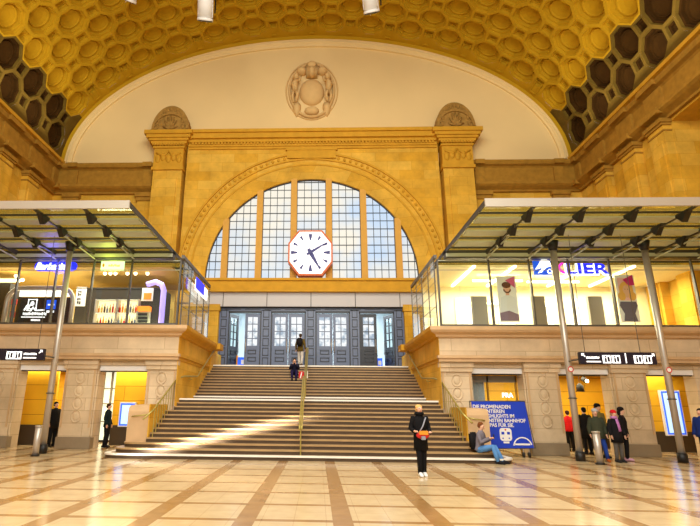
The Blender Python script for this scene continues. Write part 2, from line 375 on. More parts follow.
# moulded arch around the tympanum
g = G()
def ell(a, b_, n=80): return [(a*math.cos(PI*k/n), VZ+b_*math.sin(PI*k/n)) for k in range(n+1)]
prof = [(16.3, 9.36, 29.3), (16.26, 9.32, 29.28), (16.2, 9.24, 29.36), (16.12, 9.2, 29.24), (16.02, 9.08, 29.24), (15.95, 8.98, 29.38), (15.85, 8.85, 29.4), (15.85, 8.85, 29.6)]
vs = []; n = 80
for a, b_, y in prof: vs += [(x, y, z) for x, z in ell(a, b_)]
g.smooth = False
g.add(vs, [(i*(n+1)+k, i*(n+1)+k+1, (i+1)*(n+1)+k+1, (i+1)*(n+1)+k) for i in range(len(prof)-1) for k in range(n)])
struct(g.build('trim_1', M['plaster']))
g = G(); vs = []
for a, b_, y in ((16.55, 9.65, 29.25), (16.25, 9.3, 29.3)): vs += [(x, y, z) for x, z in ell(a, b_)]
g.add(vs, [(k, k+1, n+2+k, n+1+k) for k in range(n)]); struct(g.build('trim_15', M['vault']))
# tympanum: white-cream end wall above the entablature
g = G(); pts = ell(16.4, 9.5); g.prismY([(-16.4, 16.6), (16.4, 16.6)]+pts[1:-1], WY, WY+.3)
struct(g.build('wall_tympanum', M['plaster']))

# back wall with great lunette --------------------------------------------
LZ = 9.25; FY = 28.95   # spring height, frontispiece face
def arch_wall(g, x0, x1, z0, z1, R, zc, y, n=40):
    """flat wall face with semicircular opening of radius R centred (0,zc); opening continues straight to z0"""
    vs = []; fs = []
    for k in range(n+1):
        a = PI*k/n; c, s = math.cos(a), math.sin(a); vs.append((R*c, y, zc+R*s))
        t = min((x1 if c > 0 else -x0)/abs(c) if abs(c) > 1e-6 else 1e9, (z1-zc)/s if s > 1e-6 else 1e9); vs.append((t*c, y, zc+t*s))
    for k in range(n): fs.append((2*k, 2*k+1, 2*k+3, 2*k+2))
    for k in range(n):   # fill corner triangles
        p, r = vs[2*k+1], vs[2*k+3]
        if abs(p[0]-r[0]) > 1e-4 and abs(p[2]-r[2]) > 1e-4:
            vs.append(((x1 if p[0] > 0 else x0), y, z1)); fs.append((2*k+1, len(vs)-1, 2*k+3))
    g.add(vs, fs)
    if zc > z0: g.add([(R, y, z0), (x1, y, z0), (x1, y, zc), (R, y, zc)], [(0, 1, 2, 3)]); g.add([(-R, y, z0), (x0, y, z0), (x0, y, zc), (-R, y, zc)], [(0, 1, 2, 3)])
g = G()
arch_wall(g, -8.0, 8.0, 7.5, 18.7, 7.25, LZ, FY)
# reveal of the arch
n = 48
vs = []
for R_, y in ((7.25, FY), (7.0, 29.1), (6.5, 29.35), (6.5, 29.75)): vs += [(R_*math.cos(PI*k/n), y, LZ+R_*math.sin(PI*k/n)) for k in range(n+1)]
g.add(vs, [(i*(n+1)+k, i*(n+1)+k+1, (i+1)*(n+1)+k+1, (i+1)*(n+1)+k) for i in range(3) for k in range(n)])
g.box(-8, -6.9, FY, 29.7, TOP, 7.6); g.box(8, 6.9, FY, 29.7, TOP, 7.6)
for s in (-1, 1):
    g.box(s*5.42, s*7.0, 28.9, 29.7, TOP, 7.48); g.box(s*5.35, s*7.05, 28.82, 29.6, 7.1, 7.48)
    g.box(s*8.0, s*17.0, WY, WY+.4, 0, 17)
    g.box(s*8.0, s*8.02, FY, WY, 0, 19)
g.box(-8, 8, FY+.02, WY+.1, 18.5, 18.78)
struct(g.build('wall_back', M['gold']))
# beaded archivolt
g = G(); g.ringY(0, LZ, 7.62, 7.72, FY-.08, FY+.05); g.ringY(0, LZ, 8.05, 8.17, FY-.1, FY+.05); g.ringY(0, LZ, 7.25, 7.36, FY-.05, FY+.05)
for k in range(64):
    a = PI*(k+.5)/64; c, s = math.cos(a), math.sin(a); g.smooth = True
    g.ball((7.89*c, FY-.01, LZ+7.89*s), (.1, .08, .12), 8, 5)
g.smooth = False
struct(g.build('trim_2', M['goldplain']))
# sill course under the lunette
g = G(); g.box(-7.0, 7.0, 28.7, 29.7, 8.3, 8.95); g.box(-7.05, 7.05, 28.6, 29.7, 8.88, 9.02); g.box(-7.02, 7.02, 28.62, 29.5, 8.2, 8.34)
struct(g.build('trim_3', M['goldplain']))

# entablature of the frontispiece, keystone tablet
g = G()
for (z0, z1, d) in ((17.65, 17.8, .1), (17.8, 17.92, .18), (18.05, 18.25, .3), (18.25, 18.6, .48), (18.6, 18.82, .6)): g.box(-7.95, 7.95, FY-d, FY+.3, z0, z1)
for k in range(74):
    x = -7.7+k*.21; g.box(x, x+.12, FY-.27, FY, 17.92, 18.05)
g.box(-7.95, 7.95, FY-.14, FY+.2, 17.92, 18.05)
g.box(-1.55, 1.55, FY-.14, FY+.1, 16.95, 17.55); g.box(-1.65, 1.65, FY-.18, FY+.1, 17.5, 17.65)
struct(g.build('trim_4', M['goldplain']))

# side entablatures on the back wall and along the hall
def sweep_profile(prof, path):
    """prof: (d,z) projections toward the hall; path: corner points xy with inward normals handled by mitre list"""
    g = G(); vs = []
    for (fx, fy) in path: vs += [(fx(d), fy(d), z) for d, z in prof]
    m = len(prof); g.add(vs, [(i*m+k, i*m+(k+1) % m, (i+1)*m+(k+1) % m, (i+1)*m+k) for i in range(len(path)-1) for k in range(m)])
    return g
prof = [(-.3, 14.8), (.18, 14.8), (.22, 14.9), (.5, 15.05), (.62, 15.15), (.62, 15.3), (.22, 15.42), (.22, 16.4), (.3, 16.48), (.48, 16.55), (.55, 16.68), (.55, 16.82), (-.3, 16.82)]
k = 3
for s in (-1, 1):
    path = [((lambda d, s=s: s*10.2), (lambda d: WY-d)), ((lambda d, s=s: s*(HX-d)), (lambda d: WY-d)), ((lambda d, s=s: s*(HX-d)), (lambda d: AY))]
    g = sweep_profile(prof, path)
    # projecting frieze blocks above each pilaster
    for (y0, y1) in ((28.7, 29.2), (26.0, 27.3), (23.4, 24.7), (21.1, 22.3), (14.9, 16.2), (12.3, 13.6)):
        g.box(s*(HX-.36), s*HX, y0, y1, 15.4, 16.42); g.box(s*(HX-.66), s*HX, y0-.04, y1+.04, 16.54, 16.86); g.box(s*(HX-.74), s*HX, y0-.04, y1+.04, 15.0, 15.3)
    for (x0, x1) in ((10.3, 10.9), (15.2, 15.8)):
        g.box(s*x0, s*x1, WY-.34, WY, 15.4, 16.42); g.box(s*x0, s*x1, WY-.62, WY, 16.54, 16.84)
    struct(g.build('trim_%d' % (5+(s > 0)), M['golddark']))
    # bright lip at the foot of the vault
    g = G(); g.box(s*(HX-.72), s*(HX-.3), AY, WY-.4, 16.82, 17.02)
    struct(g.build('trim_%d' % (7+(s > 0)), M['goldplain']))

# side walls with a deep bay
for s, nm in ((-1, 'wall_left'), (1, 'wall_right')):
    g = G()
    for (y0, y1) in ((21.3, WY+.3), (11.5, 16.3), (AY, 3.5)): g.box(s*HX, s*(HX+1.6), y0, y1, 0, 17)
    for (y0, y1) in ((16.3, 21.3), (3.5, 11.5)):
        g.box(s*(HX+4.0), s*(HX+4.3), y0-1.6, y1+1.6, 0, 17); g.box(s*HX, s*(HX+4.1), y0, y1, 14.7, 17); g.box(s*(HX+1.5), s*(HX+4.1), y0-.3, y0, 0, 17); g.box(s*(HX+1.5), s*(HX+4.1), y1, y1+.3, 0, 17)
    # sunk panels between the pilasters
    for (y0, y1) in ((24.8, 25.9), (22.5, 23.3), (27.4, 28.6)):
        g.box(s*(HX-.08), s*HX, y0, y1, 8.5, 14.2)
        g.box(s*(HX-.14), s*HX, y0+.12, y1-.12, 8.8, 13.9)
    struct(g.build(nm, M['gold']))

# ------------------------------------------------------------------ pilasters
def pilaster(name, label, loc, w, d, z0, z1, crown=False, facing='y', group=None):
    t = thing(name, label, 'pilaster', loc, group)
    x, y = loc[0], loc[1]
    def bx(g, a0, a1, dep, za, zb):
        if facing == 'y': g.box(x+a0, x+a1, y-dep, y, za, zb)
        else: g.box(x, x-facing*dep, y+a0, y+a1, za, zb)
    h = w/2
    g = G(); bx(g, -h, h, d, z0, z1); bx(g, -h+.16, h-.16, d+.05, z0+.6, z1-.45); bx(g, -h-.05, h+.05, d+.06, z0, z0+.4)
    g.build('shaft', M['gold'], t)
    g = G()
    return t, bx, h
for s in (-1, 1):
    x = s*9.15
    t = thing('giant_pilaster', 'tall golden stone pilaster with carved crown %s of the big arch' % ('left' if s < 0 else 'right'), 'pilaster', (x, FY, 3.75))
    g = G(); g.box(x-.93, x+.93, FY-.25, WY, 3.75, 16.1); g.box(x-.62, x+.62, FY-.32, FY, 4.6, 15.6)
    g.build('shaft', M['gold'], t)
    g = G(); g.box(x-1.02, x+1.02, FY-.38, WY, 16.1, 16.3); g.box(x-.95, x+.95, FY-.3, WY, 16.3, 17.62)
    for k in range(5): g.smooth = True; g.ball((x-.68+k*.34, FY-.3, 16.9+.12*(k % 2)), (.17, .1, .3), 8, 6)
    for k in range(2): g.tube([(x-.8+k*1.6, FY-.33, 17.3), (x-.3+k*.6, FY-.36, 17.05), (x, FY-.36, 17.4)], .06, 6)
    g.smooth = False; g.build('carved_capital', M['goldplain'], t)
    g = G()
    for (za, zb, w, d) in ((17.62, 17.76, 1.02, .4), (17.9, 18.06, 1.16, .5), (18.06, 18.22, 1.28, .6), (18.22, 18.44, 1.42, .7), (18.44, 18.7, 1.55, .8)): g.box(x-w, x+w, FY-d, WY, za, zb)
    for k in range(12): g.box(x-1.04+k*.178, x-.94+k*.178, FY-.56, FY, 17.76, 17.9)
    g.box(x-1.04, x+1.04, FY-.46, WY, 17.76, 17.9)
    g.build('cornice', M['goldplain'], t)
    g = G(); yf = FY-.45
    g.prismY([(x+1.24*math.cos(PI*k/20), 18.85+1.8*math.sin(PI*k/20)) for k in range(21)], yf, FY+.2)
    g.box(x-1.26, x+1.26, yf-.05, FY+.2, 18.7, 18.92)
    g.ringY(x, 18.9, 1.05, 1.2, yf-.1, yf+.1, n=24)
    g.smooth = True
    for k in range(11):
        a = PI*(k+.5)/11; g.ball((x+.86*math.cos(a), yf, 18.9+1.5*math.sin(a)), (.1, .08, .16), 8, 6)
    for k in range(7):
        a = PI*(k+.5)/7; g.tube([(x, yf-.03, 18.9), (x+.22*math.cos(a), yf-.1, 18.9+.4*math.sin(a)), (x+.5*math.cos(a), yf-.04, 18.9+1.0*math.sin(a))], [.05, .09, .04], 6)
    for sg in (-1, 1):
        g.tube([(x+sg*(.95+.16*math.cos(a_)), yf-.06, 19.05+.15*math.sin(a_)) for a_ in [k*PI/4 for k in range(8)]], .045, 6)
    g.smooth = False; g.build('crown_ornament', M['crown'], t)
names = {26.65: 'nearest the corner', 24.05: 'middle one of three', 21.7: 'beside the deep dark bay'}
for s in (-1, 1):
    side = 'left' if s < 0 else 'right'
    for yc, w in ((26.65, 1.15), (24.05, 1.15), (21.85, 1.05), (15.6, 1.3)):
        lab = {26.65: 'golden wall pilaster on the %s hall wall, nearest the far corner', 24.05: 'golden wall pilaster on the %s hall wall, middle of the visible three', 21.85: 'golden wall pilaster on the %s hall wall, beside the deep shadowed bay', 15.6: 'golden wall pilaster on the %s hall wall, on the near side of the deep bay'}[yc] % side
        t = thing('wall_pilaster', lab, 'pilaster', (s*HX, yc, 0))
        g = G(); g.box(s*(HX-.38), s*HX, yc-w/2, yc+w/2, 0, 14.6); g.box(s*(HX-.44), s*HX, yc-w/2+.18, yc+w/2-.18, 4.8, 13.8); g.build('shaft', M['gold'], t)
        g = G(); g.box(s*(HX-.42), s*HX, yc-w/2-.04, yc+w/2+.04, 14.2, 14.28); g.box(s*(HX-.46), s*HX, yc-w/2-.06, yc+w/2+.06, 14.5, 14.62); g.box(s*(HX-.54), s*HX, yc-w/2-.12, yc+w/2+.12, 14.62, 14.82); g.build('capital', M['golddark'], t)
    xx = s*11.6
for s in (-1, 1):
    side = 'left' if s < 0 else 'right'
    for xc, nm in ((10.75, 'next to the giant pilaster'), (15.5, 'in the far corner')):
        t = thing('wall_pilaster', 'flat golden pilaster on the far wall, %s on the %s side' % (nm, side), 'pilaster', (s*xc, WY, 0))
        G().box(s*xc-.42, s*xc+.42, WY-.15, WY, 0, 14.3).build('shaft', M['gold'], t)
        g = G(); g.box(s*xc-.5, s*xc+.5, WY-.24, WY, 14.3, 14.55); g.box(s*xc-.56, s*xc+.56, WY-.34, WY, 14.55, 14.82); g.build('capital', M['golddark'], t)

# ------------------------------------------------------------------ coat of arms relief
t = thing('coat_of_arms', 'pale oval relief of a shield held by two cherubs high on the far wall', 'relief', (0, WY, 22.3))
y = WY
g = G(); g.smooth = True
def oval(rx, rz, cz, n=40): return [(rx*math.cos(2*PI*k/n), cz+rz*math.sin(2*PI*k/n)) for k in range(n)]
pts = [(1.5*math.cos(a), 22.35+2.05*math.sin(a)) for a in [2*PI*k/40 for k in range(41)]]
g.tube([(x, y-.05, z) for x, z in pts], .09, 6, cap=False); g.tube([(x*1.16, y-.02, 22.35+(z-22.35)*1.08) for x, z in pts], .05, 6, cap=False)
g.build('oval_frame', M['relief'], t)
g = G(); g.smooth = True; g.ball((0, y, 22.2), (.85, .32, 1.0), 20, 12); g.ball((0, y-.05, 20.75), (.5, .2, .3), 14, 8); g.build('shield', M['relief'], t)
g = G(); g.smooth = True; g.box(-.38, .38, y-.4, y, 23.3, 23.95); g.ball((0, y-.2, 24.0), (.42, .3, .3)); g.ball((-.7, y-.1, 23.75), (.35, .25, .25)); g.ball((.7, y-.1, 23.75), (.35, .25, .25)); g.ball((0, y-.3, 23.45), (.25, .28, .35)); g.build('helmet_crest', M['relief'], t)
for s in (-1, 1):
    g = G(); g.smooth = True
    g.ball((s*1.05, y-.25, 23.15), (.2, .2, .24)); g.tube([(s*1.05, y-.2, 23.0), (s*1.15, y-.22, 22.6), (s*1.1, y-.2, 22.1)], [.15, .22, .17], 10)
    g.tube([(s*1.08, y-.2, 22.15), (s*.95, y-.28, 21.75), (s*1.05, y-.2, 21.3)], [.14, .11, .07], 8); g.tube([(s*1.2, y-.15, 22.15), (s*1.3, y-.2, 21.75), (s*1.2, y-.15, 21.3)], [.13, .1, .07], 8)
    g.tube([(s*1.0, y-.25, 22.85), (s*.8, y-.4, 22.7), (s*.72, y-.42, 23.0)], [.09, .07, .05], 8); g.tube([(s*1.2, y-.2, 22.85), (s*1.4, y-.2, 22.6)], [.08, .05], 8)
    g.build('cherub', M['relief'], t)
    g = G(); g.smooth = True; g.loft([(s*1.0, y, 20.35, .03, .05), (s*1.0, y, 20.6, .2, .18), (s*1.0, y, 21.0, .28, .2), (s*1.0, y, 21.25, .27, .22)], 12); g.build('tassel', M['relief'], t)

t.scale = (1, 1.7, 1)
# ------------------------------------------------------------------ lunette window
t = bpy.data.objects.new('window_1', None); C.objects.link(t); t.location = (0, 29.6, LZ); t['kind'] = 'structure'
g = G(); n = 60; g.prismY([(6.5, 8.9)]+[(6.5*math.cos(PI*k/n), LZ+6.5*math.sin(PI*k/n)) for k in range(n+1)]+[(-6.5, 8.9)], 29.62, 29.66); g.build('pane', M['pane'], t)
mull = [-5.35, -3.25, -1.1, 1.1, 3.25, 5.35]; edges = [-6.5]+mull+[6.5]
for xm in mull:
    zt = LZ+math.sqrt(6.5**2-xm**2)
    G().box(xm-.19, xm+.19, 29.3, 29.64, 8.9, zt+.1).build('mullion', M['winmull'], t)
g = G()
for i in range(7):
    a, b_ = edges[i]+.2, edges[i+1]-.2; nn = 4 if i in (1, 2, 4, 5) else 3 if i == 3 else 2
    if i == 3: nn = 4
    for k in range(0, nn+1):
        x = a+(b_-a)*k/nn; zt = LZ+math.sqrt(max(0, 6.5**2-x*x))
        if zt > LZ+.1: g.box(x-.017, x+.017, 29.56, 29.6, 8.9, zt)
for k in range(1, 13):
    z = LZ+k*.53; hw = math.sqrt(max(0, 6.5**2-(z-LZ)**2)); g.box(-hw, hw, 29.57, 29.6, z-.02 if k % 2 else z-.03, z+.02)
g.build('glazing_bars', M['came'], t)
g = G(); g.ringY(0, LZ, 6.46, 6.54, 29.5, 29.64); g.build('window_frame', M['came'], t)

# clock
t = thing('station_clock', 'large octagonal white clock with orange rim in front of the lunette window', 'clock', (-.04, 28.9, 9.4))
cx, cz, rx, rz = -.04, 10.6, 1.25, 1.33
def octp(f): return [(cx+rx*f*a, cz+rz*f*b_) for a, b_ in ((-.53, -1), (.53, -1), (1, -.42), (1, .42), (.53, 1), (-.53, 1), (-1, .42), (-1, -.42))]
G().prismY(octp(1.07), 28.67, 29.2).build('rim', M['orange'], t)
G().prismY(octp(.985), 28.655, 28.68).build('clock_face', M['clockface'], t)
for k in range(12):
    g = G(); a = PI*2*k/12; r0, r1 = (.88 if k % 3 else .78), 1.17; w = .085 if k % 3 else .12
    c, s = math.sin(a), math.cos(a); g.add([(cx+c*r0+s*w*.4, 28.64, cz+s*r0-c*w*.4), (cx+c*r1+s*w, 28.64, cz+s*r1-c*w), (cx+c*r1-s*w, 28.64, cz+s*r1+c*w), (cx+c*r0-s*w*.4, 28.64, cz+s*r0+c*w*.4), (cx+c*r0+s*w*.4, 28.66, cz+s*r0-c*w*.4), (cx+c*r1+s*w, 28.66, cz+s*r1-c*w), (cx+c*r1-s*w, 28.66, cz+s*r1+c*w), (cx+c*r0-s*w*.4, 28.66, cz+s*r0+c*w*.4)], [(0, 1, 2, 3), (4, 5, 6, 7), (0, 1, 5, 4), (1, 2, 6, 5), (2, 3, 7, 6), (3, 0, 4, 7)]); g.build('hour_mark', M['navy'], t)
for nm, ang, ln, w in (('minute_hand', 58, 1.12, .045), ('hour_hand', 151, 1.1, .065)):
    a = math.radians(ang); c, s = math.sin(a), math.cos(a)
    P = lambda r, w_: (cx+c*r+s*w_, cz+s*r-c*w_)
    G().prismY([P(-.25, w*1.6), P(-.25, -w*1.6), P(.2, -w*1.8), P(ln, -w*.5), P(ln, w*.5), P(.2, w*1.8)], 28.59 if nm[0] == 'm' else 28.61, 28.605 if nm[0] == 'm' else 28.625).build(nm, M['navy'], t)
g = G(); g.prismY([(cx+.12*math.cos(k*PI/8), cz+.12*math.sin(k*PI/8)) for k in range(16)], 28.57, 28.66); g.build('hub', M['navy'], t)
g = G()
for x in (-.35, 0, .3): g.box(x-.04, x+.04, 28.9, 29.2, 9.2, 9.5)
g.build('bracket', M['steeldk'], t)

# grey cladding band
t = thing('cladding_band', 'row of light grey panels above the entrance doors', 'panel', (0, 28.9, 7.5))
xs = [-7.0, -5.2, -2.6, 0, 2.6, 5.2, 7.0]
for i in range(6): G().box(xs[i]+.02, xs[i+1]-.02, 28.9, 29.0, 7.36, 8.24).build('panel', M['panel'], t)
G().box(-7, 7, 28.98, 29.1, 7.32, 8.28).build('backing', M['seam'], t)

# doors --------------------------------------------------------------
DY = 29.3
fr = G(); fr.box(-5.42, 5.42, DY-.1, DY+.25, 7.15, 7.5); fr.box(-5.42, 5.42, DY-.18, DY+.1, 7.38, 7.5)
posts = [(-5.42, -4.88), (-2.92, -2.36), (-.3, .26), (2.3, 2.82), (4.88, 5.42)]
for a, b_ in posts: fr.box(a, b_, DY-.1, DY+.25, TOP, 7.2)
struct(fr.build('trim_9', M['door']))
g = G()
for a, b_ in posts:
    for k in range(6):
        z = TOP+.2+k*.56
        for (x0, x1, z0, z1) in ((a+.1, b_-.1, z, z+.045), (a+.1, b_-.1, z+.42, z+.465), (a+.1, a+.14, z, z+.465), (b_-.14, b_-.1, z, z+.465)): g.box(x0, x1, DY-.125, DY-.09, z0, z1)
for k in range(9): g.box(-5.1+k*1.18, -5.1+k*1.18+.95, DY-.13, DY-.09, 7.22, 7.25); g.box(-5.1+k*1.18, -5.1+k*1.18+.95, DY-.13, DY-.09, 7.33, 7.35)
for a, b_ in zip(posts[:-1], posts[1:]): g.box(a[1], b_[0], DY-.08, DY, 7.02, 7.16); g.box(a[1], a[1]+.07, DY-.08, DY, TOP, 7.1); g.box(b_[0]-.07, b_[0], DY-.08, DY, TOP, 7.1)
struct(g.build('trim_10', M['doordk']))
def leaf(parent, x0, x1, open_=0, hinge=0, glassmat='doorglass', pm='door'):
    """a door leaf 2x4 panes above two low panels; open_ = angle about hinge edge"""
    zt = 7.0; w = x1-x0; y0, y1 = DY, DY+.07
    parts = []
    g = G(); st = .16
    g.box(x0, x0+st, y0, y1, TOP, zt); g.box(x1-st, x1, y0, y1, TOP, zt); g.box(x0+st, x1-st, y0+.001, y1-.001, zt-.2, zt); g.box(x0+st, x1-st, y0+.001, y1-.001, TOP, 4.15); g.box(x0+st, x1-st, y0+.02, y1-.02, 4.15, 4.92); g.box(x0+st, x1-st, y0+.001, y1-.001, 4.92, 5.1); g.box(x0+st, x1-st, y0+.003, y1-.003, 4.48, 4.58)
    xm = (x0+x1)/2; g.box(xm-.025, xm+.025, y0+.004, y1-.004, 5.1, zt-.2)
    for k in range(1, 4): z = 5.1+(zt-.2-5.1)*k/4; g.box(x0+st, x1-st, y0+.008, y1-.008, z-.025, z+.025)
    parts.append(g.build('door_leaf', M[pm], parent)); lf = parts[0]
    gg = G().box(x0+st, x1-st, y0+.03, y0+.04, 5.1, zt-.2).build('pane', M[glassmat]); gg.parent = lf
    g = G()
    for z in (4.2, 4.62):
        for (a, b_, c, d) in ((x0+st+.05, x1-st-.05, z, z+.04), (x0+st+.05, x1-st-.05, z+.2, z+.24), (x0+st+.05, x0+st+.09, z, z+.24), (x1-st-.09, x1-st-.05, z, z+.24)): g.box(a, b_, y0-.02, y0+.03, c, d)
    o = g.build('moulding', M['doordk']); o.parent = lf
    hx = x1-.08 if hinge == 0 else x0+.08
    g = G(); g.smooth = True; g.tube([(hx, y0-.09, 4.7), (hx, y0-.09, 5.5)], .02, 8); g.tube([(hx, y0-.09, 4.78), (hx, y0+.01, 4.78)], .015, 6); g.tube([(hx, y0-.09, 5.42), (hx, y0+.01, 5.42)], .015, 6)
    o = g.build('handle', M['steel']); o.parent = lf
    if open_:
        px_ = x0 if hinge == 0 else x1
        rot = Matrix.Translation((px_, DY, 0)) @ Matrix.Rotation(open_, 4, 'Z') @ Matrix.Translation((-px_, -DY, 0))
        lf.data.transform(rot)
        for c in lf.children: c.data.transform(rot)
    return lf
for i, (a, b_) in enumerate(zip(posts[:-1], posts[1:])):
    x0, x1 = a[1]+.07, b_[0]-.07; xm = (x0+x1)/2
    d = bpy.data.objects.new('door_%d' % (i+1), None); C.objects.link(d); d.location = (xm, DY, TOP); d['kind'] = 'structure'
    if i in (1, 2): leaf(d, x0, xm-.01, 0, 0); leaf(d, xm+.01, x1, 0, 1)
    elif i == 0:
        leaf(d, x0, xm-.01, math.radians(62), 0, 'glass', 'doordk'); leaf(d, xm+.01, x1, 0, 1)
    else:
        leaf(d, x0, xm-.01, 0, 0, 'doorglass', 'doordk'); leaf(d, xm+.01, x1, math.radians(-62), 1, 'glass', 'doordk')
# vestibule behind the doors
g = G(); g.box(-6.5, 6.5, 34.6, 34.8, TOP-.2, 8.4); g.box(-6.5, -6.3, 29.6, 34.7, TOP, 8.4); g.box(6.3, 6.5, 29.6, 34.7, TOP, 8.4); g.box(-6.5, 6.5, 29.6, 34.7, 8.2, 8.4); g.box(-6.5, 6.5, 29.56, 34.7, TOP-.3, TOP)
struct(g.build('wall_vestibule', plain('pale_teal_wall', srgb(214, 224, 226), .5)))
for s in (-1, 1):
    t = thing('litter_bin', 'blue and yellow box in the open %s doorway' % ('left' if s < 0 else 'right'), 'box', (s*3.75, 30.2, TOP)); bxc = 3.95 if s > 0 else -4.15
    G().box(bxc-.2, bxc+.25, 30.0, 30.4, TOP, TOP+.75).build('body', M['bluebox'], t)
    G().box(bxc-.34, bxc-.22, 30.0, 30.3, TOP, TOP+.85).build('side_post', M['orangec'], t)
    G().box(bxc, bxc+.18, 29.98, 30.0, TOP+.35, TOP+.6).build('notice', M['white'], t)

# platform in front of the doors + gallery floors + gallery walls ------------
g = G(); g.box(-5.2, 5.2, 26.44, 29.6, 3.2, TOP); struct(g.build('floor_landing', M['step']))
PXW = 5.18     # side face of the galleries
piers = [(PXW, 6.45), (8.42, 9.78), (11.72, 13.1), (14.95, HX)]
for s, side in ((-1, 'left'), (1, 'right')):
    g = G()
    # front wall above openings
    g.box(s*PXW, s*HX, 20.0, 20.5, 3.42, 4.5); g.box(s*PXW, s*HX, 20.25, 20.6, 3.22, 3.45)
    for (a, b_) in piers: g.box(s*a, s*b_, 20.3, 20.95, 0, 3.3)
    g.box(s*PXW, s*(PXW+.3), 26.0, 26.5, 0, 4.5)
    struct(g.build('wall_gallery_%s' % side, M['pink']))
    g = G(); g.box(s*(PXW-.02), s*(PXW), 20.02, 26.44, 0, 4.5); g.box(s*PXW, s*(PXW+.3), 20.97, 26.0, 0, 4.38); g.box(s*(PXW-.12), s*(PXW-.02), 25.75, 26.44, 0, 4.5); g.box(s*(PXW+.02), s*(PXW+.35), 26.5, 29.5, TOP+.02, 4.5)
    struct(g.build('wall_stair_%s' % side, M['gold']))  # gold on the stair side puts the warm light into the stone colour
    g = G()
    g.box(s*PXW, s*HX, 20.4, WY, 3.42, TOP)
    struct(g.build('floor_gallery_%s' % side, M['darkbase']))
    # cornice mouldings: front (pink) and side (gold, warm light put into the colour)
    prof = [(0, 4.35), (.12, 4.38), (.16, 4.46), (.34, 4.54), (.4, 4.62), (.4, 4.76), (0, 4.78)]
    g = G(); m_ = len(prof)
    vs = [(s*(PXW-d), 20.0-d, z) for d, z in prof]+[(s*HX, 20.0-d, z) for d, z in prof]+[(s*(PXW+.4), 20.4, z) for d, z in prof]
    g.add(vs[:2*m_], [(k_, k_+1, m_+k_+1, m_+k_) for k_ in range(m_-1)]); g.box(s*PXW, s*HX, 20.0, 20.5, 4.4, 4.78)
    g.box(s*(PXW-.05), s*HX, 19.94, 20.1, 3.42, 3.55); g.box(s*(PXW-.1), s*HX, 19.88, 20.1, 3.55, 3.66)
    struct(g.build('trim_%d' % (11+(s > 0)), M['pinkplain']))
    g = G(); vs = [(s*(PXW-d), 20.0-d, z) for d, z in prof]+[(s*(PXW-d), 26.6, z) for d, z in prof]
    g.add(vs, [(k_, k_+1, m_+k_+1, m_+k_) for k_ in range(m_-1)]); g.box(s*(PXW-.02), s*(PXW+.35), 20.52, 26.6, 4.4, 4.775)
    g.box(s*(PXW-.055), s*(PXW-.02), 20.1, 25.75, 3.42, 3.55); g.box(s*(PXW-.105), s*(PXW-.02), 20.1, 25.75, 3.55, 3.66)
    g.box(s*(PXW-.55), s*(PXW+.1), 25.8, 26.7, 4.5, 4.8)
    struct(g.build('trim_%d' % (13+(s > 0)), M['goldplain']))
    # pier facings with oval chain
    for ip, (a, b_) in enumerate(piers[:3]):
        xc = s*(a+b_)/2; w = b_-a
        pos = ['beside the stair', 'second from the stair', 'third from the stair'][ip]
        t = thing('pier', 'pink sandstone pier with carved oval discs under the %s gallery, %s' % (side, pos), 'pier', (xc, 20.3, 0))
        g = G(); g.box(xc-w/2+.05, xc+w/2-.05, 20.2, 20.32, .45, 3.1); g.box(xc-w/2, xc+w/2, 20.12, 20.32, 3.05, 3.3); g.box(xc-w/2-.03, xc+w/2+.03, 20.06, 20.32, 3.22, 3.42); g.build('facing', M['pink'], t)
        g = G(); g.bevbox(xc-w/2-.01, xc+w/2+.01, 20.14, 20.5, 0, .45, .02); g.build('plinth', M['greystone'], t)
        g = G(); g.smooth = True
        for k in range(4):
            zc = 2.72-k*.5; pts = [(xc+.19*math.cos(q_), 20.19, zc+.23*math.sin(q_)) for q_ in [2*PI*i/18 for i in range(19)]]
            g.tube(pts, .025, 6, cap=False); g.ball((xc, 20.2, zc), (.12, .025, .16), 12, 6)
        g.build('oval_discs', M['pink'], t)
        for sg in (-1, 1): G().box(xc+sg*(w/2-.12)-.03, xc+sg*(w/2-.12)+.03, 20.17, 20.22, .8, 3.05).build('moulding', M['pinkplain'], t)
    # roller shutter boxes over the openings
    ops = [(6.45, 8.42), (9.78, 11.72), (13.1, 14.95)]
    for io, (a, b_) in enumerate(ops):
        t = thing('shutter_box', 'white roller shutter box over the opening of the %s gallery, %s' % (side, ['nearest the stair', 'middle one', 'farthest from the stair'][io]), 'shutter', (s*(a+b_)/2, 20.4, 3.05))
        G().box(s*(a+.01), s*(b_-.01), 20.35, 20.55, 3.0, 3.215).build('casing', M['white'], t)
        G().box(s*(a+.03), s*(b_-.03), 20.4, 20.46, 2.96, 3.0).build('shutter_edge', M['black'], t)
    # passage behind
    g = G(); g.box(s*(PXW+.3), s*HX, 24.4, 24.6, .8, 3.42); struct(g.build('wall_passage_%s' % side, M['yellow']))
    g = G(); g.box(s*(PXW+.3), s*HX, 24.3, 24.6, 0, .8); struct(g.build('baseboard_passage_%s' % side, M['darkbase']))
    g = G()
    for k in range(4):
        g.smooth = True; g.tube([(s*(6+k*.1), 21.3+k*.6, 3.2), (s*16.5, 21.2+k*.6, 3.15)], .05+.02*(k % 2), 8)
    for k in range(10): g.smooth = False; g.box(s*(6.2+k*1.05), s*(6.2+k*1.05+.06), 21.1, 24, 3.2, 3.26)
    o = g.build('ceiling_ducts', M['steeldk']); tag(o, 'grey pipes and battens under the ceiling of the %s passage' % side, 'pipes')

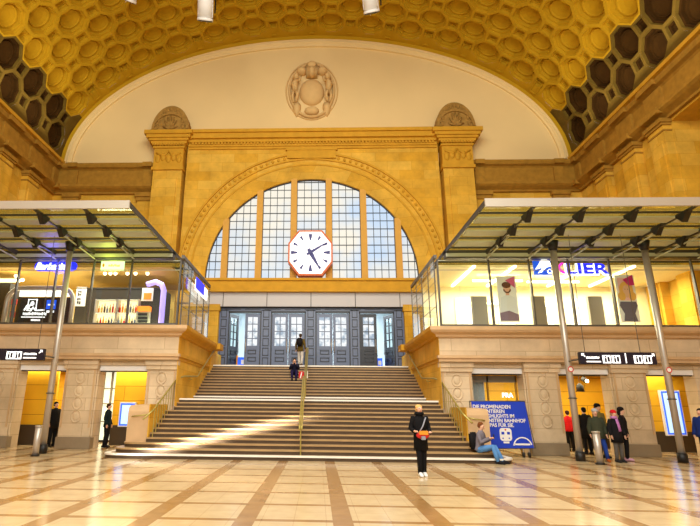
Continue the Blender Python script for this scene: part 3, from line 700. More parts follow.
# ------------------------------------------------------------------ staircase
t = thing('staircase', 'broad stone staircase rising to the entrance doors', 'stairs', (0, 17, 0))
def rounded(xh, y0, y1, r, n=8):
    pts = [(-xh, y1)]+[(-xh+r-r*math.cos(PI/2*k/n), y0+r-r*math.sin(PI/2*k/n)) for k in range(n+1)]
    return pts+[(-x, y) for x, y in reversed(pts)]
def stepY(i): return 16.9+(i-1)*.31 if i <= 13 else 22.97+(i-14)*.31
for i in range(1, 26):
    y = stepY(i); z = .15*i
    y1 = 22.97 if i == 13 else 26.5 if i == 25 else stepY(i+1)+.05
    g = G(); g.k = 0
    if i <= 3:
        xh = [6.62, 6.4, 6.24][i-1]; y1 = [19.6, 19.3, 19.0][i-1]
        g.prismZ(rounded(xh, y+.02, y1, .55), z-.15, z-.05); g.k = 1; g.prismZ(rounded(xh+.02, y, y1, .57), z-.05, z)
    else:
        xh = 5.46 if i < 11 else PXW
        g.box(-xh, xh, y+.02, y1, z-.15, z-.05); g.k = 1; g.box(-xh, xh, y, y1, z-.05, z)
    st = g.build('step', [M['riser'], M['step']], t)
    if i in (1, 13, 14, 25):
        g = G()
        if i == 1:
            a = rounded(6.65, y-.01, 19.6, .58); b_ = rounded(6.47, y+.16, 19.6, .45)
            vs = [(x, yy, z+.004) for x, yy in a]+[(x, yy, z+.004) for x, yy in b_]+[(x, yy, z-.05) for x, yy in a]; n_ = len(a)
            g.add(vs, [(k, k+1, n_+k+1, n_+k) for k in range(n_-1)]+[(k, k+1, 2*n_+k+1, 2*n_+k) for k in range(n_-1)])
        else: g.box(-xh, xh, y-.012, y+.12, z-.06, z+.004)
        o = g.build('white_edge', M['nosing']); o.parent = st
# body below the stairs
g = G(); g.prismX([(17.5, 0), (17.5, .25), (20.7, 1.75), (22.9, 1.8), (26.4, 3.5), (26.4, 0)], -5.1, 5.1); g.build('solid_base', M['riser'], t)
for s in (-1, 1):
    side = 'left' if s < 0 else 'right'
    t = thing('stair_pedestal', 'low stone pedestal with sloping top at the %s foot of the stairs' % side, 'pedestal', (s*5.85, 18.9, .45))
    g = G(); prof = [(17.95, .45), (17.95, 1.45), (18.0, 1.58), (18.15, 1.66), (20.0, 1.72), (20.0, .45)]
    g.prismX(prof, s*5.48, s*6.2); g.build('block', M['pinkplain'], t)
    g = G(); g.box(s*5.44, s*5.48, 17.97, 20.0, .45, 1.7); g.build('inner_face', M['gold'], t)
    g = G(); g.smooth = True; g.tube([(s*6.05, 17.93, 1.28), (s*5.9, 17.86, 1.3), (s*5.7, 17.86, 1.32), (s*5.5, 17.9, 1.36)], .022, 8); g.build('grab_bar', M['brass'], t)
    # wall handrail
    t = thing('handrail', 'brass handrail with balusters along the %s side of the stairs' % side, 'handrail', (s*5.3, 18, .6))
    zr = lambda y: (.15*((y-16.9)/.31+1) if y < 20.62 else 1.95 if y < 22.97 else .15*((y-22.97)/.31+14))+.88
    g = G(); g.smooth = True
    g.tube([(s*5.5, 17.5, 1.2), (s*5.3, 17.9, zr(17.9)), (s*5.25, 20.4, zr(20.4)), (s*5.1, 20.9, zr(20.8)), (s*5.02, 22.9, 2.95), (s*5.0, 23.2, zr(23.3)), (s*4.98, 26.1, zr(26.1)), (s*4.98, 26.7, 4.8)], .032, 8); g.build('rail', M['brass'], t)
    for k in range(9):
        y = 17.95+k*.31; G().tube([(s*5.28, y, .15*(int((y-16.9)/.31)+1)), (s*5.27, y, zr(y))], .016, 6).build('baluster', M['brass'], t)
    g = G(); g.smooth = True
    for y in (21.8, 23.6, 25.2): g.tube([(s*5.0, y, zr(y)), (s*5.0, y, zr(y)-.08), (s*PXW, y, zr(y)-.08)], .015, 6)
    g.build('wall_brackets', M['brass'], t)
t = thing('handrail', 'central brass handrail dividing the staircase', 'handrail', (-.15, 17, .15))
g = G(); g.smooth = True
for dx in (-.035, .035): g.tube([(-.15+dx, 17.0, .95), (-.15+dx, 17.1, 1.06), (-.15+dx, 20.7, 2.85), (-.15+dx, 22.9, 2.9), (-.15+dx, 26.3, 4.62), (-.15+dx, 26.8, 4.72), (-.15+dx, 26.9, 4.4)], .03, 8)
g.build('rail', M['brass'], t)
for y in (17.1, 18.6, 20.2, 21.7, 23.2, 24.7, 26.2):
    i = max([k for k in range(1, 26) if stepY(k) <= y]); z = .15*i
    zt = 1.06+(y-17.1)*.497 if y < 20.7 else 2.87 if y < 22.9 else 2.9+(y-22.9)*.506
    G().tube([(-.15, y, z), (-.15, y, zt)], .022, 8).build('post', M['brass'], t)

# ------------------------------------------------------------------ canopies, poles, glass screens
BX = [7.2, 8.85, 10.5, 12.15, 13.8, 15.45]
for s, side in ((-1, 'left'), (1, 'right')):
    t = thing('canopy', 'flat glass and steel canopy projecting over the %s gallery' % side, 'canopy', (s*5.6, 14.5, 7.6))
    x0, x1 = s*5.57, s*(HX-.1)
    G().box(x0, x1, 14.55, 14.62, 7.66, 7.93).build('front_fascia', M['fascia'], t)
    G().box(s*5.57, s*5.62, 14.62, 25.2, 7.74, 7.9).build('side_fascia', M['golddark'] if 0 else M['beam'], t)
    G().box(x0, x1, 14.6, 25.2, 7.86, 7.88).build('glass_roof', M['roofglass'], t)
    for (a, b_) in ((15.75, 16.25), (17.0, 17.55), (18.2, 18.8)): G().box(s*5.7, x1, a, b_, 7.74, 7.79).build('louvre', M['slat'], t)
    for y in (15.45, 16.75, 17.95, 19.1): G().box(s*5.65, x1, y, y+.05, 7.78, 7.84).build('glazing_bar', M['beam'], t)
    G().box(x0, x1, 19.55, 19.95, 7.52, 7.84).build('cross_beam', M['beam'], t)
    G().box(x0, x1, 19.5, 19.54, 7.56, 7.7).build('gutter', M['slat'], t)
    for k, bx in enumerate(BX):
        g = G(); g.prismX([(14.7, 7.84), (14.7, 7.78), (15.6, 7.72), (19.6, 7.66), (19.6, 7.84)], s*bx-.035, s*bx+.035); bm_ = g.build('beam', M['beam'], t)
        for y in (15.5, 16.8, 18.0):
            g = G(); g.prismX([(y-.3, 7.78), (y, 7.48), (y+.3, 7.78)], s*bx-.09, s*bx+.09); o = g.build('bracket', M['black']); o.parent = bm_
        g = G(); g.tube([(s*bx, 19.6, 7.5), (s*bx-s*.0, 16.8, 7.6)], .028, 6); o = g.build('tie_rod', M['slat']); o.parent = bm_
    for y in (20.9, 22.1, 23.3, 24.5): G().box(s*5.6, x1, y, y+.1, 7.72, 7.84).build('glazing_bar', M['beam'], t)
    # poles
    for px_, py_, nm in ((9.22, 18.25, 'nearer the stairs'), (12.56, 18.25, 'nearer the hall wall')):
        tp = thing('canopy_pole', 'round steel pole holding the %s canopy, %s' % (side, nm), 'pole', (s*px_, py_, 0))
        g = G(); g.smooth = True; g.tube([(s*px_, py_, .0), (s*px_, py_, 7.6)], .108, 20); g.build('shaft', M['steel'], tp)
        g = G(); g.smooth = True; g.tube([(s*px_, py_, .0), (s*px_, py_, .3)], .155, 20); g.build('foot_collar', M['black'], tp)
        g = G(); g.smooth = True; g.tube([(s*px_, py_, 2.02), (s*px_, py_, 2.06)], .145, 20); g.build('joint_ring', M['steeldk'], tp)
        g = G(); g.smooth = True; g.tube([(s*px_, py_, 7.4), (s*px_, py_, 7.76)], [.14, .22], 16); g.build('head', M['black'], tp)
        if s > 0:
            g = G(); g.prismY([(s*px_+.1*math.cos(k*PI/8), 3.02+.1*math.sin(k*PI/8)) for k in range(16)], py_-.137, py_-.12); o = g.build('no_smoking_sticker', M['white'], tp)
            g = G(); g.ringY(s*px_, 3.02, .07, .1, py_-.142, py_-.137, 0, 2*PI, 20); o2 = g.build('red_ring', M['red']); o2.parent = o
    # front glass screen
    t = thing('glass_screen', 'tall glass screen with slim steel posts along the front of the %s gallery' % side, 'glass screen', (s*5.3, 19.75, 4.78))
    PXs = [5.25, 7.3, 8.9, 10.45, 12.05, 13.65, 15.25, 16.7]
    for k, x in enumerate(PXs[:-1]):
        g = G(); g.smooth = False; g.prismX([(19.68, 4.78), (19.66, 5.6), (19.7, 7.5), (19.78, 7.5), (19.82, 5.6), (19.82, 4.78)], s*x-.03, s*x+.03); g.build('post', M['steeldk'], t)
        G().box(s*(x+.04), s*(PXs[k+1]-.04), 19.72, 19.735, 4.8, 7.5).build('pane', M['glass'], t)
    for z in (7.05, 7.45): G().box(s*5.25, s*16.7, 19.76, 19.79, z, z+.03).build('rail', M['fascia'], t)
    G().box(s*5.25, s*16.7, 19.66, 19.82, 4.76, 4.84).build('foot_rail', M['steeldk'], t)
    # side glass
    t = thing('glass_screen', 'glass screen beside the stairs on the inner edge of the %s gallery' % side, 'glass screen', (s*5.12, 23, 4.78))
    ysd = [19.78, 21.0, 22.3, 23.6, 24.8]
    for k, y in enumerate(ysd):
        G().box(s*5.1, s*5.14, y-.03, y+.03, 4.78, 7.5).build('post', M['steeldk'], t)
        if k < 4: G().box(s*5.11, s*5.125, y+.04, ysd[k+1]-.04, 4.82, 7.45).build('pane', M['glass'], t)
    for z in (5.6, 6.2, 6.6, 6.9, 7.1, 7.3): G().box(s*5.14, s*5.17, 19.8, 24.8, z, z+.025).build('rail', M['fascia'], t)
    G().box(s*5.08, s*5.2, 19.55, 24.8, 7.5, 7.64).build('top_beam', M['steeldk'], t)

# ------------------------------------------------------------------ hanging direction boards
for s, side, xa, xb in ((-1, 'left', -11.4, -8.95), (1, 'right', 9.0, 11.45)):
    t = thing('direction_board', 'dark hanging direction board with white pictograms in front of the %s gallery' % side, 'sign', ((xa+xb)/2, 17.0, 3.3))
    G().bevbox(xa, xb, 16.95, 17.09, 3.1, 3.49, .01).build('casing', M['signbg'], t)
    g = G(); y0, y1 = 16.935, 16.95
    for a in (xa+.72, xa+1.02, xa+1.72, xa+2.02) if s > 0 else (xa+1.15, xa+1.42):
        pp = G().box(a, a+.26, y0, y1, 3.13, 3.39).build('pictogram_panel', M['signtxt'], t)
        g = G(); g.box(a+.06, a+.12, y0-.006, y0, 3.16, 3.3); g.prismY([(a+.09+.03*math.cos(q_), 3.34+.03*math.sin(q_)) for q_ in [k*PI/4 for k in range(8)]], y0-.006, y0); g.box(a+.15, a+.22, y0-.006, y0, 3.18, 3.34); o = g.build('pictogram', M['signbg']); o.parent = pp
    g = G(); dv = xa+1.45 if s > 0 else xa+.72; g.box(dv, dv+.03, y0, y1, 3.14, 3.46); g.build('divider', M['signtxt'], t)
    bx_ = xa+.2 if s > 0 else xa+1.75
    G().box(bx_, bx_+.45, y0, y1, 3.16, 3.2).build('text_bar', M['signtxt'], t)
    for (ax, az, dr) in (((xa+.12, 3.4, -1), (xb-.12, 3.4, 1)) if s > 0 else ((xb-.12, 3.4, 1),)):
        G().prismY([(ax+dr*.06, az+.05), (ax+dr*.06, az-.04), (ax+dr*.03, az-.01), (ax-dr*.04, az-.07), (ax-dr*.06, az-.05), (ax+dr*.0, az+.02), (ax-dr*.03, az+.05)], y0, y1).build('arrow', M['signtxt'], t)
    scribble(t, xa+.2 if s > 0 else xa+1.75, xa+.62 if s > 0 else xa+2.2, 16.948, 3.27, .08, M['signtxt'])
    g = G()
    xp = -9.22 if s < 0 else 9.22
    for x in ((xp, 11.0) if s > 0 else (xp,)): g.tube([(x, 17.02, 3.49), (x, 17.02, 7.6)], .012, 6)
    g.tube([(xp, 17.05, 3.3), (xp, 18.2, 3.3)], .03, 6); g.build('hanger', M['steeldk'], t)

# ------------------------------------------------------------------ blue banner on a trolley
t = thing('banner', 'large blue advertising banner with white train symbol standing right of the stairs', 'banner', (6.95, 19.2, 0))
bz0, bz1, by = .30, 1.92, 19.2
pts = [(6.02, bz1), (7.94, bz1), (8.1, bz0+.03), (6.08, bz0)]
g = G(); g.prismY(pts, by, by+.03); g.build('vinyl_sheet', M['blue'], t)
g = G(); g.tube([(5.98, by+.07, .28), (5.98, by+.07, 1.92), (7.96, by+.07, 1.94), (8.18, by+.07, .33), (5.98, by+.07, .28)], .03, 8); g.build('frame', M['steeldk'], t)
for i, (ln, x) in enumerate((('DIE PROMENADEN', 6.05), ('PRÄSENTIEREN', 6.1), ('DIE HIGHLIGHTS IM', 6.1), ('SCHÖNSTEN BAHNHOF', 6.15), ('EUROPAS FÜR SIE.', 6.18))):
    text(ln, .175, M['white'], t, 'lettering', (x, by-.01, 1.68-i*.16), .008, bold=.004, xs=.92)
g = G(); tx, tz = 7.15, .78
def rr(cx_, cz_, w, h, r, n=5):
    p = []
    for (sx, sz, a0) in ((1, 1, 0), (-1, 1, 1), (-1, -1, 2), (1, -1, 3)):
        for k in range(n+1): a = (a0+k/n)*PI/2; p.append((cx_+sx*(w/2-r)+r*math.cos(a), cz_+sz*(h/2-r)+r*math.sin(a)))
    return p
g.prismY(rr(tx, tz, .42, .44, .1), by-.012, by); g.box(tx-.1, tx+.1, by-.012, by, tz-.3, tz-.24); g.build('train_symbol', M['white'], t)
for sx in (-1, 1):
    G().box(tx+sx*.1-.05, tx+sx*.1+.05, by-.018, by-.012, tz, tz+.09).build('train_window', M['blue'], t); G().prismY([(tx+sx*.11+.025*math.cos(k*PI/5), tz-.13+.025*math.sin(k*PI/5)) for k in range(10)], by-.018, by-.012).build('train_headlight', M['blue'], t)
g = G(); g.prismY([(tx+.03*math.cos(k*PI/5), tz+.16+.03*math.sin(k*PI/5)) for k in range(10)], by-.018, by-.012); g.build('train_lamp', M['red'], t)
g = G(); g.ringY(7.72, .36, .30, .34, by-.01, by, .25, PI-.15, 20); g.box(7.45, 7.98, by-.01, by, .42, .48); g.build('arch_logo', M['white'], t)
for x in (6.2, 7.75, 7.95):
    g = G(); g.smooth = True; g.tube([(x-.03, by+.1, .09), (x+.03, by+.1, .09)], .09, 12); g.build('caster', M['black'], t)
    g = G(); g.tube([(x, by+.1, .1), (x, by+.1, .3)], .02, 6); g.build('caster_stem', M['steel'], t)

# ------------------------------------------------------------------ bins
def bin_(x, y, h, label, lean=0):
    t = thing('ash_bin', label, 'bin', (x, y, 0))
    g = G(); g.smooth = True; g.tube([(x, y, .04), (x+lean*h, y, h)], .105, 18); g.build('body', M['steel'], t)
    g = G(); g.smooth = True; g.tube([(x+lean*h, y, h), (x+lean*h, y, h+.05)], .12, 18); g.build('lid', M['fascia'], t)
    G().tube([(x, y, 0), (x, y, .05)], .14, 18).build('base_ring', M['black'], t)
bin_(9.3, 17.2, .95, 'slim steel litter bin in front of the right pole')
bin_(-8.95, 17.3, .92, 'slim steel litter bin in front of the left pole')

# ------------------------------------------------------------------ ceiling spotlights
for (x, y, z, tx_, lab) in ((-9.85, 21.9, 22.75, .5, 'leftmost tilted white ceiling spotlight'), (-5.6, 22, 21.45, .14, 'middle white ceiling spotlight pointing down'), (3.25, 22, 21.75, -.2, 'rightmost white ceiling spotlight at the top edge')):
    t = thing('ceiling_spotlight', lab, 'lamp', (x, y, z))
    d = Vector((tx_, -.75, 1)).normalized(); b_ = Vector((x, y, z))
    g = G(); g.smooth = True; g.tube([b_, b_+d*.12], .42, 20); g.tube([b_+d*.12, b_+d*1.7], .38, 20); g.smooth = False
    for k in range(8): a = 2*PI*k/8; g.tube([b_+d*.15+Vector((.39*math.cos(a), .39*math.sin(a), 0)), b_+d*1.6+Vector((.39*math.cos(a), .39*math.sin(a), 0))], .02, 4)
    g.build('housing', M['white'], t)
    g = G(); g.tube([b_-d*.02, b_+d*.02], .4, 20); g.build('lens_ring', M['black'], t)
    zt = VZ+VB*math.sqrt(1-(x/VA)**2)
    G().tube([b_+d*1.6, (b_.x+d.x*1.6, b_.y+d.y*1.6, zt)], .04, 6).build('suspension_rod', M['black'], t)
    g = G(); g.tube([b_+Vector((.5, 0, .5)), b_+Vector((.5, 0, 1.3)), b_+d*1.5], .04, 6); g.build('yoke', M['black'], t)
# ------------------------------------------------------------------ gallery shops
def pbox(g, x0, y0, x1, y1, Y, dp=.05):
    """upright slab whose picture corners are (x0,y0)-(x1,y1), standing at depth Y"""
    a = at(x0, y0, Y=Y); b_ = at(x1, y1, Y=Y); g.box(a.x, b_.x, Y, Y+dp, b_.z, a.z); return a, b_
# right: hairdresser
YB = 24.5
g = G(); g.box(5.6, HX, YB, YB+.2, TOP, 7.6); struct(g.build('wall_shop_right', M['cream']))
g = G(); g.box(5.6, HX, 20.9, YB+.2, 7.5, 7.6); struct(g.build('ceiling_shop_right', M['cream']))
for k, (x, y0, y1) in enumerate(((7.0, 20.6, 24.2), (8.7, 20.6, 24.2), (11.6, 20.6, 24.2), (13.6, 20.6, 24.2))):
    o = G().box(x-.05, x+.05, y0, y1, 7.42, 7.5).build('tube_light', M['tube']); tag(o, 'lit tube running back under the right shop ceiling, number %s from the stairs' % ['one', 'two', 'three', 'four'][k], 'lamp', None)
    o['label'] = ['lit ceiling tube of the right gallery running back, closest to the stairs', 'lit ceiling tube running back above the bearded man poster', 'lit ceiling tube running back behind the letters of the hairdresser sign', 'lit ceiling tube running back above the blonde woman poster'][k]
for k, (x0, x1, y, z) in enumerate(((7.4, 9.6, 22.2, 7.2), (9.9, 12.2, 22.4, 7.2), (7.2, 9.3, 24.3, 6.6))):
    o = thing('tube_light', '', 'lamp', ((x0+x1)/2, y, z)); G().box(x0, x1, y, y+.08, z, z+.08).build('tube', M['tube'], o)
    for xh_ in (x0+.2, x1-.2): G().tube([(xh_, y+.04, z+.08), (xh_, y+.04, 7.5)], .01, 5).build('hanger', M['steel'], o)
    tag(o, ['lit horizontal tube high in the right gallery shop, left one', 'lit horizontal tube in the right gallery shop behind the blue letters', 'lit horizontal tube on the shop back wall near the bearded man poster'][k], 'lamp')
# bright mirrors / counters on the back wall
for k, (x, w) in enumerate(((7.6, .9), (9.6, .8), (11.4, .8), (13.0, .8))):
    t = thing('mirror_station', ['white styling station nearest the stair end of the right shop', 'white styling station behind the bearded man poster', 'white styling station between the two posters', 'white styling station right of the blonde woman poster'][k], 'mirror', (x, YB-.1, 5.0))
    G().box(x-w/2, x+w/2, YB-.08, YB, 5.2, 6.9).build('mirror', M['white'], t); G().box(x-w/2-.05, x+w/2+.05, YB-.3, YB, 4.6, 5.2).build('counter', M['cream'], t)
    g = G(); g.smooth = True; g.ball((x, YB-.25, 6.6), .12); g.build('lamp_globe', M['bulb'], t)
for k, (x0, y0, x1, y1) in enumerate(((472, 296, 489, 322), (532, 296, 548, 323), (588, 296, 606, 323))):
    g = G(); pbox(g, x0, y0, x1, y1, 20.6, .12); a = at((x0+x1)/2, y1, Y=20.6)
    t = thing('partition', ['grey partition panel left of the bearded man poster', 'grey partition panel right of the bearded man poster', 'grey partition panel left of the blonde woman poster'][k], 'panel', (a.x, 20.6, TOP))
    w0 = at(x0, y0, Y=20.6); w1 = at(x1, y1, Y=20.6)
    G().bevbox(w0.x, w1.x, 20.6, 20.7, 4.0, w0.z, .015).build('panel', M['greypanel'], t); G().box(w0.x-.03, w0.x, 20.58, 20.72, TOP, w0.z).build('edge', M['fascia'], t); G().box(w0.x, w1.x, 20.55, 20.75, TOP, 4.02).build('foot', M['steeldk'], t)
# posters
def poster(name, label, x0, y0, x1, y1, Y):
    a = at(x0, y0, Y=Y); b_ = at(x1, y1, Y=Y); t = thing(name, label, 'poster', ((a.x+b_.x)/2, Y, b_.z))
    G().box(a.x, b_.x, Y, Y+.03, b_.z, a.z).build('sheet', M['white'], t); return t, a, b_
t, a, b_ = poster('poster', 'tall white poster of a bearded man hanging behind the right gallery glass', 496, 276, 520, 322, 19.95)
w = b_.x-a.x; h = a.z-b_.z; cx_ = (a.x+b_.x)/2; Y = 19.94
def disc(g, x, z, rx, rz, y0, y1, n=16): g.prismY([(x+rx*math.cos(2*PI*k/n), z+rz*math.sin(2*PI*k/n)) for k in range(n)], y0, y1)
g = G(); disc(g, cx_, a.z-.52, .15, .2, Y-.004, Y); g.box(cx_-.07, cx_+.07, Y-.0035, Y, a.z-.8, a.z-.65); g.build('printed_face', M['skin'], t)
g = G(); disc(g, cx_-.02, a.z-.38, .18, .13, Y-.008, Y-.004); g.build('printed_hair', plain('brown_print', srgb(96, 52, 26), .6), t)
g = G(); g.ringY(cx_, a.z-.56, .1, .155, Y-.009, Y-.004, PI, 2*PI, 14); g.build('printed_beard', bpy.data.materials['brown_print'], t)
g = G(); g.prismY([(cx_-.32, b_.z+.4), (cx_-.28, a.z-.9), (cx_-.08, a.z-.8), (cx_+.08, a.z-.8), (cx_+.3, a.z-.9), (cx_+.34, b_.z+.4)], Y-.004, Y); g.build('printed_shirt', plain('white_print', srgb(226, 226, 226), .6), t)
g = G(); g.prismY([(cx_-.36, b_.z+.05), (cx_-.36, b_.z+.36), (cx_, b_.z+.45), (cx_+.36, b_.z+.3), (cx_+.36, b_.z+.05)], Y-.006, Y); g.build('printed_arms', plain('mauve_print', srgb(140, 112, 130), .6), t)
g = G(); g.prismY([(b_.x-.42, a.z-.18), (b_.x-.05, a.z-.02), (b_.x-.06, a.z-.5)], Y-.006, Y); g.build('pink_corner', M['rose'], t)
t, a, b_ = poster('poster', 'pink framed poster of a blonde woman above a grey vest behind the right gallery glass', 614, 275, 641, 322, 19.95)
cx_ = (a.x+b_.x)/2; zc = a.z-.62
G().box(a.x+.08, b_.x-.1, Y-.006, Y, a.z-1.05, a.z-.12).build('pink_picture', M['pinkprint'], t)
g = G(); disc(g, cx_, zc+.02, .27, .33, Y-.01, Y-.006, 20); disc(g, cx_-.2, zc-.25, .15, .18, Y-.0115, Y-.0065); disc(g, cx_+.2, zc-.25, .15, .18, Y-.0125, Y-.007); g.build('printed_hair', plain('blonde_print', srgb(232, 176, 84), .6), t)
g = G(); disc(g, cx_, zc, .14, .19, Y-.0165, Y-.013); g.box(cx_-.07, cx_+.07, Y-.0155, Y-.0105, zc-.3, zc-.1); g.build('printed_face', M['skin'], t)
g = G(); disc(g, cx_-.05, zc+.03, .02, .012, Y-.019, Y-.0165); disc(g, cx_+.05, zc+.03, .02, .012, Y-.019, Y-.0165); g.build('printed_eyes', M['eye'], t)
g = G(); g.prismY([(b_.x-.45, a.z-.2), (b_.x-.05, a.z-.0), (b_.x-.02, a.z-.42), (b_.x-.25, a.z-.45)], Y-.012, Y); g.build('magenta_corner', plain('magenta_print', srgb(206, 30, 120), .6), t)
g = G(); z0 = b_.z+.03; g.prismY([(cx_-.26, z0), (cx_-.2, z0+.3), (cx_-.34, z0+.62), (cx_-.3, z0+.78), (cx_+.3, z0+.78), (cx_+.34, z0+.62), (cx_+.2, z0+.3), (cx_+.26, z0)], Y-.012, Y); g.build('printed_vest', plain('slate_print', srgb(92, 88, 112), .6), t)
# KLIER sign
t = thing('shop_sign', 'lit hairdresser sign with blue square head logo and blue KLIER letters', 'sign', (10.6, 19.95, 7.25))
a = at(532, 257.5, Y=19.9); b_ = at(551.5, 275, Y=19.9)
G().box(a.x, b_.x, 19.86, 19.92, b_.z, a.z).build('logo_square', M['bluebox'], t)
g = G(); w = b_.x-a.x
g.prismY([(a.x+.05, b_.z+.22), (a.x+.2, b_.z+.42), (a.x+.32, b_.z+.62), (a.x+.5, b_.z+.68), (a.x+.66, b_.z+.55), (a.x+.7, b_.z+.36), (a.x+.5, b_.z+.3), (a.x+.3, b_.z+.1), (a.x+.14, b_.z+.06), (a.x+.36, b_.z+.3)], 19.85, 19.86)
g.ringY(a.x+.62, b_.z+.14, .06, .1, 19.85, 19.86, 0, 2*PI, 16); g.build('head_symbol', M['whiteneon'], t)
p = at(555, 273.2, Y=19.9)
text('K', .62, M['magneon'], t, 'letter', (p.x, 19.9, p.z), .06, bold=.012)
p = at(566, 273.6, Y=19.9)
text('LIER', .6, M['whiteneon'], t, 'letter_halo', (p.x-.02, 19.93, p.z-.02), .02, bold=.045, xs=1.5)
text('LIER', .6, M['blueneon'], t, 'letters', (p.x, 19.88, p.z), .03, bold=.014, xs=1.5)
# left: bar and kiosks
YL = 22.0
g = G(); g.box(-HX, -7.0, 25.2, 25.4, TOP, 7.6); struct(g.build('wall_shop_left', M['shopyellow']))
g = G(); g.box(-HX, -6.0, 20.9, 25.4, 7.5, 7.6); struct(g.build('ceiling_shop_left', M['shopceil']))
t = thing('bar_front', 'black bar front with a silver rounded arch frame behind the left gallery glass', 'bar', (-12, 21.0, TOP))
Y = 21.0
a = at(21, 289, Y=Y); b_ = at(63, 330, Y=Y)
G().box(a.x-.1, b_.x+.2, Y+.05, Y+.15, TOP, at(0, 297, Y=Y).z).build('front_panel', M['shopdark'], t)
l = at(7, 300, Y=Y).x; r = at(73, 300, Y=Y).x; zt_ = at(40, 288, Y=Y).z
g = G(); g.smooth = True
pts = [(l, Y, 4.2), (l, Y, zt_-.7)]+[(l+.6-.6*math.cos(k*PI/12), Y, zt_-.6+.6*math.sin(k*PI/12)) for k in range(7)]+[(r-.6+.6*math.sin(k*PI/12), Y, zt_-.6+.6*math.cos(k*PI/12)) for k in range(7)]+[(r, Y, 4.2)]
g.tube(pts, .1, 10); g.build('arch_frame', M['steel'], t)
for (x0, x1) in ((20, 43), (44, 60), (62, 71)): 
    g = G(); pbox(g, x0, 290.5, x1, 296.5, Y+.08, .04); g.build('lit_window', M['bulb'] if 0 else M['signtxt'], t)
# chalk board writing
a = at(27, 302, Y=Y+.04)
g = G(); x0 = at(28, 300, Y=Y).x; x1 = at(37, 300, Y=Y).x; z1 = at(30, 299, Y=Y).z; z0 = at(30, 309, Y=Y).z
for (p0, p1, p2, p3) in ((x0, x1, z1-.03, z1), (x0, x1, z0, z0+.03), (x0, x0+.03, z0, z1), (x1-.03, x1, z0, z1)): g.box(p0, p1, Y+.02, Y+.05, p2, p3)
disc(g, (x0+x1)/2, (z0+z1)/2+.03, .08, .1, Y+.03, Y+.05); g.build('chalk_portrait', M['signtxt'], t)
p = at(24, 308, Y=Y); g = G(); g.tube([(p.x+.0, Y+.03, p.z-.1), (p.x+.1, Y+.03, p.z+.12), (p.x+.25, Y+.03, p.z+.15), (p.x+.12, Y+.03, p.z-.1), (p.x+.3, Y+.03, p.z-.12), (p.x+.38, Y+.03, p.z+.05), (p.x+.5, Y+.03, p.z-.1), (p.x+.9, Y+.03, p.z-.08)], .03, 6); g.build('chalk_flourish', M['signtxt'], t)
p = at(22, 316, Y=Y); scribble(t, p.x, p.x+1.05, Y+.04, p.z+.04, .14, M['signtxt'], 'chalk_lettering'); G().box(p.x-.05, p.x+1.0, Y+.02, Y+.04, p.z-.06, p.z-.02).build('chalk_line', M['signtxt'], t); scribble(t, p.x+.4, p.x+.8, Y+.04, p.z-.22, .1, M['signtxt'], 'chalk_lettering')
g = G(); pbox(g, 47, 300, 55, 309, Y+.0, .03); g.build('blue_notice', M['bluebox'], t); g = G(); pbox(g, 48, 304, 54, 305.3, Y-.02, .02); pbox(g, 46.5, 310.5, 53.5, 312.5, Y, .03); g.build('notice_text', M['signtxt'], t)
for k, (px_, top, bot, mat) in enumerate(((14, 299, 304, 'red'), (13.5, 305, 311, 'orangec'), (12.5, 312, 317, 'red'), (13, 318, 324, 'orangec'))):
    g = G(); pbox(g, px_-2.2, top, px_+2.2, bot, Y+.1, .1); o = g.build('menu_card', M[mat]); tag(o, ['red card at the top of the left bar frame column', 'orange card under the red one left of the black bar front', 'lower red card left of the black bar front', 'lowest orange card left of the black bar front'][k], 'card')
t = thing('dark_kiosk', 'black kiosk block at the left edge of the upper left gallery', 'kiosk', (-13.6, 21.6, TOP)); a = at(0, 283, Y=21.6); b_ = at(8, 300, Y=21.6)
G().box(a.x-1.8, b_.x, 21.6, 22.6, TOP, a.z).build('body', M['shopdark'], t)
t = thing('dark_kiosk', 'long black kiosk with lit bottle shelves behind the left gallery glass', 'kiosk', (-9, YL, TOP)); a = at(74, 286, Y=YL); b_ = at(160, 286, Y=YL); zk = at(100, 286, Y=YL).z
G().box(a.x, b_.x, YL+.35, YL+1.8, TOP, zk).build('body', M['shopdark'], t); G().box(a.x, b_.x, YL+.3, YL+.36, zk-.06, zk).build('top_trim', M['black'], t)
g = G(); pbox(g, 77, 287, 84.5, 306, YL+.3, .05); v = g.build('white_sign', M['white'], t)
p = at(81, 303, Y=YL+.25)
for k, (dz_, h_) in enumerate(((0, .1), (.16, .16), (.36, .14), (.54, .16))):
    q_ = at(78.6, 288.6, Y=YL+.29); scribble(None, q_.x, q_.x+.17, YL+.298, q_.z-dz_-.2, h_, M['black'], 'letter').parent = v
cases = []
for k, (x0, x1) in enumerate(((96, 115.5), (117, 136))):
    c = thing('display_case', ['lit glass display case of bottles, left one on the upper left gallery', 'lit glass display case of bottles, right one beside the orange rack'][k], 'display case', (at(x0, 322, Y=YL).x, YL, TOP))
    a = at(x0, 299, Y=YL); b_ = at(x1, 325, Y=YL)
    G().box(a.x, b_.x, YL+.28, YL+.33, b_.z-.3, a.z).build('lit_back', emit('case_backlight', srgb(255, 236, 190), 1.0) if 'case_backlight' not in bpy.data.materials else bpy.data.materials['case_backlight'], c)
    for z in (a.z-.02, a.z-.62, a.z-1.2): G().box(a.x, b_.x, YL, YL+.3, z-.03, z).build('shelf', M['white'], c)
    for x in (a.x, b_.x): G().box(x-.025, x+.025, YL, YL+.3, b_.z-.3, a.z).build('side', M['steel'], c)
    cases.append((a, b_))
bot = None; cols = ['orangec', 'red', 'brass', 'door', 'darkbase', 'shopyellow']
bott = {}
